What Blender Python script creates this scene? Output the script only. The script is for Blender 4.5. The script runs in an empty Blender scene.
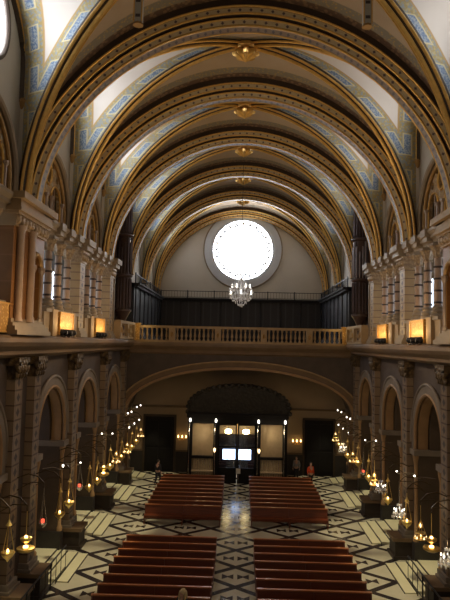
import bpy, bmesh, math, random
from math import sin, cos, pi, sqrt, radians
from mathutils import Vector, Matrix
random.seed(7)
sc = bpy.context.scene
COL = sc.collection

# ------------------------------------------------------------------ camera
F = 600.0
ROLL = radians(1.15)
cd = bpy.data.cameras.new('camera'); cam = bpy.data.objects.new('camera', cd); COL.objects.link(cam)
cd.sensor_fit = 'VERTICAL'; cd.sensor_height = 24.0; cd.sensor_width = 18.0
cd.lens = F / 600.0 * 24.0; cd.clip_start = 0.1; cd.clip_end = 400
yv = Vector(((240 - 225) / F, (300 - 343) / F, -1)).normalized()
up = Vector((sin(ROLL), cos(ROLL), 0))
zv = (up - yv * up.dot(yv)).normalized(); xv = yv.cross(zv)
R = Matrix((xv, yv, zv)).transposed()          # world -> camera, columns are world axes
Rw = R.transposed()
cam.matrix_world = Matrix.Translation((0, 0, 10)) @ Rw.to_4x4()
sc.camera = cam

# ------------------------------------------------------------------ materials
MATS = {}
class NT:
    def __init__(s, name):
        s.m = bpy.data.materials.new(name); s.m.use_nodes = True
        s.t = s.m.node_tree; s.b = s.t.nodes['Principled BSDF']; s.out = s.t.nodes['Material Output']
        MATS[name] = s.m
    def n(s, ty, **kw):
        n = s.t.nodes.new(ty)
        for k, v in kw.items(): setattr(n, k, v)
        return n
    def link(s, a, b): s.t.links.new(a, b)
    def val(s, sock, v):
        if hasattr(v, 'links') or isinstance(v, bpy.types.NodeSocket): s.link(v, sock)
        else: sock.default_value = v
    def M(s, op, a, b=0.0, c=0.0):
        n = s.n('ShaderNodeMath', operation=op)
        s.val(n.inputs[0], a); s.val(n.inputs[1], b)
        if op in ('MULTIPLY_ADD', 'WRAP', 'COMPARE'): s.val(n.inputs[2], c)
        return n.outputs[0]
    def step(s, x, e, w=0.02):                      # 0 below e, 1 above
        n = s.n('ShaderNodeMapRange'); n.clamp = True
        s.val(n.inputs[0], x); n.inputs[1].default_value = e - w; n.inputs[2].default_value = e + w
        return n.outputs[0]
    def mix(s, f, a, b):
        n = s.n('ShaderNodeMix', data_type='RGBA')
        s.val(n.inputs[0], f)
        s.val(n.inputs[6], a if isinstance(a, bpy.types.NodeSocket) else (*a, 1))
        s.val(n.inputs[7], b if isinstance(b, bpy.types.NodeSocket) else (*b, 1))
        return n.outputs[2]
    def coord(s, kind='Object'):
        tc = s.n('ShaderNodeTexCoord'); sp = s.n('ShaderNodeSeparateXYZ'); s.link(tc.outputs[kind], sp.inputs[0])
        return tc.outputs[kind], sp.outputs[0], sp.outputs[1], sp.outputs[2]
    def noise(s, vec, scale, detail=3):
        n = s.n('ShaderNodeTexNoise'); s.link(vec, n.inputs['Vector']); n.inputs['Scale'].default_value = scale
        n.inputs['Detail'].default_value = detail
        return n.outputs[0]
    def voro(s, vec, scale):
        n = s.n('ShaderNodeTexVoronoi'); s.link(vec, n.inputs['Vector']); n.inputs['Scale'].default_value = scale
        return n.outputs[0]
    def bump(s, h, strength=.3, dist=.02):
        n = s.n('ShaderNodeBump'); s.link(h, n.inputs['Height']); n.inputs['Strength'].default_value = strength
        n.inputs['Distance'].default_value = dist; s.link(n.outputs[0], s.b.inputs['Normal'])
    def set(s, col=None, rough=.6, metal=0.0, spec=None):
        if col is not None: s.val(s.b.inputs['Base Color'], col if isinstance(col, bpy.types.NodeSocket) else (*col, 1))
        s.val(s.b.inputs['Roughness'], rough); s.b.inputs['Metallic'].default_value = metal
        if spec is not None: s.b.inputs['Specular IOR Level'].default_value = spec
        return s.m

def plain(name, col, rough=.6, metal=0.0, var=.25, scale=3.0, bump=.15, spec=None):
    k = NT(name); v, x, y, z = k.coord()
    nz = k.noise(v, scale, 4)
    c = k.mix(nz, tuple(i * (1 - var) for i in col), tuple(min(1, i * (1 + var)) for i in col))
    k.set(c, rough, metal, spec)
    if bump: k.bump(k.noise(v, scale * 8, 3), bump, .01)
    return k.m
def emit(name, col, strength):
    k = NT(name); k.set(col, .4); k.b.inputs['Emission Color'].default_value = (*col, 1)
    k.b.inputs['Emission Strength'].default_value = strength; return k.m

plain('gold', (.72, .43, .12), .32, .6, .3, 6)
plain('gold_old', (.36, .21, .07), .45, .35, .5, 5)
plain('gold_bright', (.85, .6, .2), .3, .8, .2, 8)
plain('dark_brown', (.045, .026, .014), .6, 0, .3)
plain('brown_stone', (.16, .1, .055), .6, 0, .35, 1.2)
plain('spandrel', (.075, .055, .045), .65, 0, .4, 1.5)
plain('grey_stone', (.25, .19, .125), .6, 0, .3, 1.5)
plain('jamb_stone', (.075, .05, .032), .7, 0, .3, 2)
plain('arcade_grey', (.19, .155, .125), .6, 0, .3, 1.5)
plain('ochre_stone', (.33, .22, .11), .6, 0, .35, 2)
plain('pale_wall', (.46, .42, .36), .75, 0, .08, .8)
plain('upper_plaster', (.40, .36, .30), .75, 0, .12, .8)
plain('back_plaster', (.36, .27, .18), .75, 0, .15, .8)
plain('blue_plaster', (.30, .36, .46), .7, 0, .15, .8)
plain('ring_stone', (.46, .48, .52), .6, 0, .1, 2)
plain('marble_shaft', (.34, .235, .16), .3, 0, .3, 3)
plain('red_shaft', (.34, .2, .13), .3, 0, .3, 3)
plain('dark_ring', (.05, .03, .025), .4, 0, .2)
plain('black_wood', (.009, .008, .009), .6, 0, .3, spec=.2)
plain('choir_wood', (.014, .013, .015), .8, 0, .4, 4)
plain('organ_case', (.06, .032, .024), .45, 0, .4, 4)
plain('pipe_metal', (.30, .27, .28), .3, .9, .2, 5)
plain('pipe_dark', (.085, .062, .062), .35, .8, .2, 5)
plain('dark_bronze', (.07, .045, .02), .45, .6, .2)
plain('iron', (.03, .03, .035), .45, .6, .2)
plain('silver', (.62, .6, .58), .25, .9, .1)
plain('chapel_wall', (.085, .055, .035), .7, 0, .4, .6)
plain('chapel_blue', (.15, .14, .18), .7, 0, .4, .6)
plain('arch_tan', (.30, .18, .085), .6, 0, .3, 2)
plain('step_marble', (.78, .74, .52), .35, 0, .12, 1)
plain('dark_marble', (.025, .02, .02), .5, 0, .5, 3)
plain('brown_marble', (.03, .019, .014), .6, 0, .5, 3)
plain('skin', (.62, .38, .28), .55, 0, .08)
plain('hair_blond', (.6, .47, .26), .6, 0, .3, 30)
plain('hair_dark', (.03, .02, .015), .6, 0, .3, 30)
plain('red_cloth', (.85, .1, .03), .8, 0, .15, 8)
plain('dark_cloth', (.03, .03, .045), .8, 0, .15, 8)
plain('grey_cloth', (.33, .32, .34), .8, 0, .15, 8)
plain('pink_cloth', (.55, .35, .38), .8, 0, .15, 8)
plain('white_card', (.8, .8, .78), .6, 0, .03)
plain('curtain', (.5, .39, .25), .8, 0, .15, 4)
plain('red_glass', (.6, .03, .02), .2, 0, .1)
emit('rose_glass', (1, 1, 1), 14)
emit('tribune_glass', (.75, .85, 1.0), 3.5)
emit('clear_window', (.86, .92, 1.0), 14)
emit('dull_window', (.9, .92, .95), 7)
emit('door_light', (.75, .88, 1.0), 7)
emit('bulb', (1, .7, .35), 4)
emit('white_bulb', (1, .93, .8), 5)
emit('flame', (1, .6, .2), 8)
emit('lantern_glow', (1, .68, .25), 22)
emit('tinted_glass', (1, .12, .06), 1.2)
emit('rose_medallion', (1, .75, .7), 1.0)

k = NT('crystal'); k.set((.95, .96, 1), .12, 0); k.b.inputs['Metallic'].default_value = .35
k = NT('pane')                                           # clear thin glass
tr = k.n('ShaderNodeBsdfTransparent'); gl = k.n('ShaderNodeBsdfGlossy'); gl.inputs['Roughness'].default_value = .05
tr.inputs[0].default_value = (.8, .85, .95, 1)
mx = k.n('ShaderNodeMixShader'); mx.inputs[0].default_value = .12
k.link(tr.outputs[0], mx.inputs[1]); k.link(gl.outputs[0], mx.inputs[2]); k.link(mx.outputs[0], k.out.inputs[0])

# wooden benches
k = NT('bench_wood'); v, x, y, z = k.coord()
st = k.n('ShaderNodeMapping'); k.link(v, st.inputs[0]); st.inputs['Scale'].default_value = (.6, 6, 6)
nz = k.noise(st.outputs[0], 2.2, 6)
oi = k.n('ShaderNodeObjectInfo')
c = k.mix(nz, (.045, .008, .003), (.24, .055, .015))
c = k.mix(k.M('MULTIPLY', oi.outputs['Random'], .35), c, (.08, .02, .01))
k.set(c, .34); k.bump(nz, .2)
plain('bench_edge_highlight', (.4, .13, .045), .28, 0, .2, 5)  # bench wood lightened on the top rails, their highlight painted in

# painted band with dark dots along it (u = metres along, v = across 0..1)
def band(name, base, dot, period):
    k = NT(name); v, x, y, z = k.coord('UV')
    fx = k.M('SUBTRACT', k.M('FRACT', k.M('DIVIDE', x, period)), .5)
    fx = k.M('MULTIPLY', fx, period)
    fy = k.M('MULTIPLY', k.M('SUBTRACT', y, .5), .2)
    d = k.M('ADD', k.M('ABSOLUTE', fx), k.M('ABSOLUTE', fy))
    f = k.step(d, .07, .015)
    nz = k.noise(v, 6)
    c = k.mix(nz, tuple(i * .75 for i in base), tuple(i * 1.2 for i in base))
    c = k.mix(f, dot, c)
    e = k.step(k.M('ABSOLUTE', k.M('SUBTRACT', y, .5)), .42, .02)
    c = k.mix(e, c, (.5, .3, .08))
    k.set(c, .55); return k.m
band('dotted_band', (.42, .32, .18), (.07, .04, .04), .42)
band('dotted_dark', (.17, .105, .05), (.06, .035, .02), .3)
band('dotted_gold', (.42, .29, .10), (.08, .04, .03), .42)

# vault webs: uv = (distance from diagonal rib, run along), uv2 = (distance from arch / wall rib, -)
k = NT('vault_paint')
u1 = k.n('ShaderNodeUVMap', uv_map='UVMap'); u2 = k.n('ShaderNodeUVMap', uv_map='UV2')
s1 = k.n('ShaderNodeSeparateXYZ'); k.link(u1.outputs[0], s1.inputs[0]); s2 = k.n('ShaderNodeSeparateXYZ'); k.link(u2.outputs[0], s2.inputs[0])
dm = k.M('DIVIDE', k.M('MINIMUM', s1.outputs[0], s2.outputs[0]), 1.25); run = s1.outputs[1]
tc = k.n('ShaderNodeTexCoord'); v = tc.outputs['Object']
plaster = k.mix(k.noise(v, .7), (.56, .49, .42), (.68, .62, .56))
vn = k.voro(v, 7); nz = k.noise(v, 9, 4)
orn = k.mix(k.step(nz, .5, .06), (.36, .27, .10), (.26, .28, .27))
orn = k.mix(k.step(vn, .35, .06), (.44, .35, .16), orn)
fr = k.M('FRACT', k.M('DIVIDE', run, 2.1))
a_ = k.M('MULTIPLY', k.M('ABSOLUTE', k.M('SUBTRACT', fr, .5)), 2.1)
b_ = k.M('ABSOLUTE', k.M('SUBTRACT', dm, .52))
def inside(a, la, b, lb, w=.02):
    return k.M('MULTIPLY', k.M('SUBTRACT', 1.0, k.step(a, la, w)), k.M('SUBTRACT', 1.0, k.step(b, lb, w)))
blue = k.mix(k.step(k.noise(v, 14), .5, .05), (.13, .19, .30), (.33, .37, .40))
c = k.mix(inside(a_, .66, b_, .21), orn, (.62, .52, .28))
c = k.mix(inside(a_, .6, b_, .15), c, blue)
c = k.mix(k.step(dm, .88), c, (.45, .28, .1))
c = k.mix(k.step(dm, .96), c, plaster)
c = k.mix(k.step(k.M('SUBTRACT', .14, dm), 0, .01), c, (.62, .57, .5))
k.set(c, .7)

# the narrower webs against the transverse arches: brown ornament, darkened to paint in their shadow, round a grey-blue field
k = NT('vault_paint_brown')
u1 = k.n('ShaderNodeUVMap', uv_map='UVMap'); u2 = k.n('ShaderNodeUVMap', uv_map='UV2')
s1 = k.n('ShaderNodeSeparateXYZ'); k.link(u1.outputs[0], s1.inputs[0]); s2 = k.n('ShaderNodeSeparateXYZ'); k.link(u2.outputs[0], s2.inputs[0])
dm = k.M('MINIMUM', s1.outputs[0], s2.outputs[0])
v = k.n('ShaderNodeTexCoord').outputs['Object']
c1 = k.mix(k.step(k.voro(v, 5), .4, .08), (.20, .12, .06), (.10, .055, .03))
c2 = k.mix(k.step(k.noise(v, 8, 4), .52, .05), (.2, .19, .18), (.15, .11, .08))
c3 = k.mix(k.step(k.voro(v, 8), .35, .05), (.32, .22, .09), (.2, .17, .12))
c = k.mix(k.step(s2.outputs[0], .55), c1, c3); c = k.mix(k.step(s2.outputs[0], 1.0), c, k.mix(k.noise(v, .8), (.34, .24, .14), (.46, .35, .24)))
c = k.mix(k.step(s1.outputs[0], .5), c3, c)
k.set(c, .65)

# pilaster block pattern
def blocks(name, pitch, base, line, mark, half=.12):
    k = NT(name); v, x, y, z = k.coord()
    fz = k.M('SUBTRACT', k.M('FRACT', k.M('DIVIDE', z, pitch)), .5)
    az = k.M('MULTIPLY', k.M('ABSOLUTE', fz), pitch); ay = k.M('ABSOLUTE', y)
    nz = k.noise(v, 3)
    c = k.mix(nz, tuple(i * .75 for i in base), tuple(i * 1.2 for i in base))
    ln = k.step(az, pitch * .5 - .022, .01)
    c = k.mix(ln, c, line)
    sq = k.M('MAXIMUM', az, ay)
    ring = k.M('MULTIPLY', k.step(sq, half * 1.25, .008), k.M('SUBTRACT', 1.0, k.step(sq, half * 1.25 + .035, .008)))
    c = k.mix(ring, c, line)
    d = k.M('ADD', az, ay)
    c = k.mix(k.M('SUBTRACT', 1.0, k.step(d, half * .9, .015)), c, mark)
    k.set(c, .5); return k.m
blocks('pier_blocks', .54, (.21, .15, .10), (.06, .03, .02), (.03, .02, .025), .19)
blocks('tribune_blocks', .4, (.36, .24, .11), (.17, .1, .05), (.07, .04, .025), .17)
blocks('painted_orange', .9, (.21, .09, .022), (.25, .11, .04), (.22, .08, .04), .18)

# floor: white marble with a lattice of black bands and paired bow-tie inlays
k = NT('marble_floor'); v, x, y, z = k.coord()
PX, PYY = 2.75, 2.2
p = k.M('DIVIDE', x, PX); q = k.M('DIVIDE', k.M('SUBTRACT', y, 24.3 + PYY / 2), PYY)
def tri(e): return k.M('ABSOLUTE', k.M('SUBTRACT', k.M('FRACT', e), .5))
l1 = tri(k.M('ADD', k.M('ADD', p, q), .5)); l2 = tri(k.M('ADD', k.M('SUBTRACT', p, q), .5))
lm = k.M('MINIMUM', l1, l2)
cx = k.M('MULTIPLY', k.M('SUBTRACT', k.M('FRACT', k.M('ADD', p, .5)), .5), PX)
cy = k.M('MULTIPLY', k.M('SUBTRACT', k.M('FRACT', q), .5), PYY)
axx = k.M('ABSOLUTE', k.M('SUBTRACT', k.M('ABSOLUTE', cx), .33)); ayy = k.M('ABSOLUTE', cy)
m1 = k.M('MULTIPLY', k.M('SUBTRACT', 1.0, k.step(axx, .25, .01)), k.M('SUBTRACT', 1.0, k.step(k.M('SUBTRACT', ayy, k.M('MULTIPLY', axx, .85)), .07, .01)))
base = k.mix(k.noise(v, 1.3, 5), (.50, .47, .36), (.66, .62, .5))
c = k.mix(k.step(lm, .085, .006), (.035, .03, .035), base)
c = k.mix(m1, c, (.05, .04, .045))
k.set(c, .16); k.b.inputs['Specular IOR Level'].default_value = .5

# choir panelling
k = NT('choir_panel'); v, x, y, z = k.coord()
hx = k.M('ADD', x, y)
f = k.M('MULTIPLY', k.step(k.M('ABSOLUTE', k.M('SUBTRACT', k.M('FRACT', k.M('MULTIPLY', hx, 1.4)), .5)), .42, .02), 1.0)
g = k.step(k.noise(v, 12), .6, .05)
c = k.mix(k.M('MAXIMUM', f, k.M('MULTIPLY', g, .7)), (.012, .013, .019), (.03, .03, .038))
k.set(c, .5)
# gilded panel
k = NT('gilded_panel'); v, x, y, z = k.coord()
n_ = k.voro(v, 9)
c = k.mix(k.step(n_, .3, .1), (.75, .5, .18), (.45, .24, .06)); k.set(c, .45, .2); k.bump(n_, .5, .02)
k = NT('tracery_ground'); v, x, y, z = k.coord()
n_ = k.voro(v, 6); n2 = k.noise(v, 4, 4)
c = k.mix(k.step(n_, .3, .08), (.55, .36, .12), (.30, .19, .09)); c = k.mix(k.step(n2, .58, .05), c, (.40, .35, .27)); k.set(c, .5); k.bump(n_, .5, .03)
k = NT('carved_leaves'); v, x, y, z = k.coord()
n_ = k.voro(v, 7); c = k.mix(n_, (.13, .08, .03), (.035, .022, .015)); k.set(c, .5, .2); k.bump(n_, .8, .05)
k = NT('carved_pale'); v, x, y, z = k.coord()
n_ = k.voro(v, 9); c = k.mix(n_, (.46, .33, .18), (.22, .14, .08)); k.set(c, .5, .1); k.bump(n_, .7, .04)
k = NT('carved_dark'); v, x, y, z = k.coord()
n_ = k.voro(v, 6); c = k.mix(n_, (.03, .024, .018), (.008, .007, .007)); k.set(c, .5, .1); k.bump(n_, .8, .04)
k = NT('rose_lead'); k.set((.55, .58, .62), .6)

# ------------------------------------------------------------------ mesh helpers
class MB:
    def __init__(s): s.v = []; s.f = []; s.uv = []; s.uv2 = []; s.sm = []
    def add(s, vs, fs, uvs=None, smooth=False, uv2=None):
        o = len(s.v); s.v += [tuple(p) for p in vs]
        for i, f in enumerate(fs):
            s.f.append([o + j for j in f]); s.uv.append(uvs[i] if uvs else [(0, 0)] * len(f)); s.sm.append(smooth)
            s.uv2.append(uv2[i] if uv2 else [(0, 0)] * len(f))
        return s
    def box(s, x0, x1, y0, y1, z0, z1):
        if x0 > x1: x0, x1 = x1, x0
        if y0 > y1: y0, y1 = y1, y0
        vs = [(x, y, z) for z in (z0, z1) for y in (y0, y1) for x in (x0, x1)]
        return s.add(vs, [(0, 2, 3, 1), (4, 5, 7, 6), (0, 1, 5, 4), (2, 6, 7, 3), (0, 4, 6, 2), (1, 3, 7, 5)])
    def lathe(s, prof, c=(0, 0, 0), n=12, lobes=0, amp=0., axis='z', off=0.):
        vs = []
        for j, (r, h) in enumerate(prof):
            for i in range(n):
                a = 2 * pi * i / n + off
                rr = r * (1 + (amp * cos(lobes * a) if lobes and 0 < j < len(prof) - 1 else 0))
                p = (rr * cos(a), rr * sin(a), h)
                if axis == 'y': p = (rr * cos(a), h, rr * sin(a))
                if axis == 'x': p = (h, rr * cos(a), rr * sin(a))
                vs.append((c[0] + p[0], c[1] + p[1], c[2] + p[2]))
        fs = [(j * n + i, j * n + (i + 1) % n, (j + 1) * n + (i + 1) % n, (j + 1) * n + i) for j in range(len(prof) - 1) for i in range(n)]
        s.add(vs, fs, smooth=(n >= 10))
        m = len(prof) - 1
        o = len(s.v) - len(vs)
        s.f.append([o + i for i in range(n)][::-1]); s.f.append([o + m * n + i for i in range(n)])
        for _ in range(2): s.uv.append([(0, 0)] * n); s.uv2.append([(0, 0)] * n); s.sm.append(False)
        return s
    def tube(s, pts, r, n=6):
        pts = [Vector(p) for p in pts]; rs = r if isinstance(r, (list, tuple)) else [r] * len(pts)
        vs = []
        ref = Vector((0, 0, 1))
        for i, p in enumerate(pts):
            d = (pts[min(i + 1, len(pts) - 1)] - pts[max(i - 1, 0)])
            d = d.normalized() if d.length > 1e-9 else Vector((0, 0, 1))
            a = d.cross(ref if abs(d.dot(ref)) < .95 else Vector((1, 0, 0))).normalized(); b = d.cross(a)
            for k_ in range(n):
                t = 2 * pi * k_ / n; vs.append(p + (a * cos(t) + b * sin(t)) * rs[i])
        m = len(pts)
        fs = [(j * n + i, j * n + (i + 1) % n, (j + 1) * n + (i + 1) % n, (j + 1) * n + i) for j in range(m - 1) for i in range(n)]
        fs += [tuple(range(n))[::-1], tuple((m - 1) * n + i for i in range(n))]
        return s.add(vs, fs, smooth=True)
    def ball(s, c, r, n=8, m=6, sq=(1, 1, 1)):
        vs = []; fs = []
        for j in range(m + 1):
            t = pi * j / m
            for i in range(n):
                a = 2 * pi * i / n
                rr = max(sin(t), .02)
                vs.append((c[0] + r * sq[0] * rr * cos(a), c[1] + r * sq[1] * rr * sin(a), c[2] - r * sq[2] * cos(t)))
        for j in range(m):
            for i in range(n): fs.append((j * n + i, j * n + (i + 1) % n, (j + 1) * n + (i + 1) % n, (j + 1) * n + i))
        fs += [tuple(range(n))[::-1], tuple(m * n + i for i in range(n))]
        return s.add(vs, fs, smooth=True)
    def sweep(s, prof, frames, closed=True, smooth=True):
        """prof [(a,b)], frames function(a,b,i)->point list via frames[i](a,b)"""
        n = len(prof); m = len(frames); vs = []
        for fr in frames:
            for a, b in prof: vs.append(fr(a, b))
        L = [0]
        for i in range(1, m): L.append(L[-1] + (Vector(vs[i * n]) - Vector(vs[(i - 1) * n])).length)
        cl = [0]
        for j in range(1, n + 1):
            a, b = prof[j % n], prof[j - 1]; cl.append(cl[-1] + sqrt((a[0] - b[0]) ** 2 + (a[1] - b[1]) ** 2))
        fs = []; uv = []
        for i in range(m - 1):
            for j in range(n if closed else n - 1):
                fs.append((i * n + j, i * n + (j + 1) % n, (i + 1) * n + (j + 1) % n, (i + 1) * n + j))
                # band coordinate: first segment of the profile spans v 0..1
                v0, v1 = (0, 1) if j == 0 else (1, 1)
                uv.append([(L[i], v0), (L[i], v1), (L[i + 1], v1), (L[i + 1], v0)])
        if closed:
            fs += [tuple(range(n)), tuple((m - 1) * n + j for j in range(n))[::-1]]
            uv += [[(0, 0)] * n] * 2
        return s.add(vs, fs, uv, smooth)
    def build(s, name, mat, parent=None, loc=None):
        me = bpy.data.meshes.new(name); me.from_pydata(s.v, [], s.f); me.update()
        ul = me.uv_layers.new(name='UVMap')
        flat = [c for f in s.uv for p in f for c in p]
        if len(flat) == len(ul.data) * 2: ul.data.foreach_set('uv', flat)
        if any(p != (0, 0) for f in s.uv2 for p in f):
            u2_ = me.uv_layers.new(name='UV2'); u2_.data.foreach_set('uv', [c for f in s.uv2 for p in f for c in p])
        me.polygons.foreach_set('use_smooth', s.sm)
        bm = bmesh.new(); bm.from_mesh(me); bmesh.ops.recalc_face_normals(bm, faces=bm.faces); bm.to_mesh(me); bm.free()
        if any(s.sm):
            try: me.set_sharp_from_angle(angle=radians(40))
            except Exception: pass
        me.materials.append(MATS[mat])
        o = bpy.data.objects.new(name, me); COL.objects.link(o)
        if parent: o.parent = parent
        if loc: o.location = loc
        return o

def thing(name, label, cat, loc=(0, 0, 0), rz=0., group=None):
    o = bpy.data.objects.new(name, None); COL.objects.link(o); o.empty_display_size = .2
    o.location = loc; o.rotation_euler = (0, 0, rz); o['label'] = label; o['category'] = cat
    if group: o['group'] = group
    return o
def struct(o): o['kind'] = 'structure'; return o
def tag(o, label, cat, group=None):
    o['label'] = label; o['category'] = cat
    if group: o['group'] = group
    return o
KIDS = {}
def kids(o):
    return [c for c in COL.objects if c.parent == o]
def snapshot(o): KIDS[o.name] = [(c, kids(c)) for c in kids(o)]
def dup(root, loc, rz=0., label=None, group=None, scale=None):
    if root.name not in KIDS: snapshot(root)
    r = root.copy(); COL.objects.link(r); r.location = loc; r.rotation_euler = (0, 0, rz)
    if scale: r.scale = scale
    if label: r['label'] = label
    if group: r['group'] = group
    for ch, gs in KIDS[root.name]:
        c = ch.copy(); COL.objects.link(c); c.parent = r
        for g in gs:
            d = g.copy(); COL.objects.link(d); d.parent = c
    return r

def plate(outer, holes, depth, fmap):
    """filled 2-D outline with holes, extruded; fmap(u,v,w)->xyz, w in 0..depth"""
    cu = bpy.data.curves.new('tmp', 'CURVE'); cu.dimensions = '2D'; cu.fill_mode = 'BOTH'; cu.extrude = depth / 2
    for pl in [outer] + holes:
        sp = cu.splines.new('POLY'); sp.points.add(len(pl) - 1)
        for i, (a, b) in enumerate(pl): sp.points[i].co = (a, b, 0, 1)
        sp.use_cyclic_u = True
    o = bpy.data.objects.new('tmp', cu); COL.objects.link(o)
    dg = bpy.context.evaluated_depsgraph_get(); me = bpy.data.meshes.new_from_object(o.evaluated_get(dg))
    mb = MB(); mb.add([fmap(v.co.x, v.co.y, v.co.z + depth / 2) for v in me.vertices], [tuple(p_.vertices) for p_ in me.polygons])
    bpy.data.objects.remove(o); bpy.data.curves.remove(cu); bpy.data.meshes.remove(me)
    return mb
def circ(cx_, cy_, r, n=32, ry=None): return [(cx_ + r * cos(2 * pi * i / n), cy_ + (ry or r) * sin(2 * pi * i / n)) for i in range(n)]
def archpoly(c, z0, zs, w, top=None, n=20):
    """opening: jambs from z0 to spring zs, then arch of half-width w (rise top-zs)"""
    rise = (top - zs) if top else w
    return [(c - w, z0)] + [(c - w * cos(pi * i / n), zs + rise * sin(pi * i / n)) for i in range(n + 1)] + [(c + w, z0)]
def archpath(zs, w, rise, z0=None, n=20, a0=0, a1=pi):
    pts = [(-w * cos(a0 + (a1 - a0) * i / n), zs + rise * sin(a0 + (a1 - a0) * i / n)) for i in range(n + 1)]
    if z0 is not None: pts = [(pts[0][0], z0)] + pts + [(pts[-1][0], z0)]
    return pts

# ------------------------------------------------------------------ key dimensions
P = [11.5, 22.9, 29.75, 36.6, 43.9, 51.2, 58.6]      # pier lines along the nave
YC = [19.4, 26.33, 33.18, 40.25, 47.55, 54.9]             # centres of the wall bays
SP = 14.9                                       # springing of the vault
WX = 8.6                                        # upper wall plane
SIDES = ((-1, 'left'), (1, 'right'))
ORD = ['nearest', 'second', 'third', 'fourth', 'fifth', 'sixth', 'seventh', 'eighth', 'ninth', 'tenth', 'eleventh', 'twelfth',
       'thirteenth', 'fourteenth', 'fifteenth', 'sixteenth', 'seventeenth', 'eighteenth', 'nineteenth', 'twentieth']

# ------------------------------------------------------------------ vault
KEX = 2 / 1.9
def arch_pt(r, t, y):
    c_, s_ = cos(t), sin(t)
    return (-(1 if c_ >= 0 else -1) * r * abs(c_) ** KEX, y, SP + (r - .5) * max(s_, 0) ** KEX)
NA = 48
def arch_sweep(mb, prof, y0, smooth=True):
    fr = [(lambda a, b, t=pi * i / NA: arch_pt(a, t, y0 + b)) for i in range(NA + 1)]
    return mb.sweep(prof, fr, smooth=smooth)
def ring_prof(a, b, r, n=8): return [(a + r * cos(2 * pi * i / n), b + r * sin(2 * pi * i / n)) for i in range(n)]

ARN = ['nearest transverse arch, high above the camera side of the nave', 'broad transverse arch framing the whole view of the vault', 'second painted transverse arch seen through the big front one', 'third transverse arch above the gallery front', 'nearer of two transverse arches between gallery front and rose window', 'farther of two transverse arches between gallery front and rose window', 'last arch against the pale rose window wall']
for i, Y in enumerate(P):
    t = thing('transverse_arch', 'gilded and painted ' + ARN[i], 'arch', (0, Y, 0), 0, 'transverse arches of the vault')
    last = i == 6
    sides_ = (-1,) if last else (-1, 1)
    full = [(7.98, -.28), (7.98, .28), (8.17, .39), (8.27, .34), (8.36, .49), (8.54, .58), (8.62, .64), (8.95, .64)]
    neg = [(a, -b_) for a, b_ in full[1:]][::-1]
    arch_sweep(MB(), full + neg if not last else [(7.98, .05), (8.95, .05)] + neg, 0, False).build('arch_body', 'dark_brown', t)
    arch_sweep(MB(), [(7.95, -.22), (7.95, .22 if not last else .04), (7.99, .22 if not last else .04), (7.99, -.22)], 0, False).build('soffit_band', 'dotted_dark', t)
    for sg in sides_:
        arch_sweep(MB(), [(8.0, sg * .305), (8.16, sg * .405), (8.18, sg * .37), (8.02, sg * .27)], 0, False).build('painted_band', 'dotted_band', t)
        arch_sweep(MB(), [(8.38, sg * .515), (8.53, sg * .6), (8.55, sg * .56), (8.4, sg * .48)], 0, False).build('painted_band', 'dotted_band', t)
        for (a, b, r) in ((7.97, .27, .035), (8.19, .4, .04), (8.35, .49, .04), (8.58, .62, .045)):
            arch_sweep(MB(), ring_prof(a, sg * b, r), 0).build('gold_moulding', 'gold', t)

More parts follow.
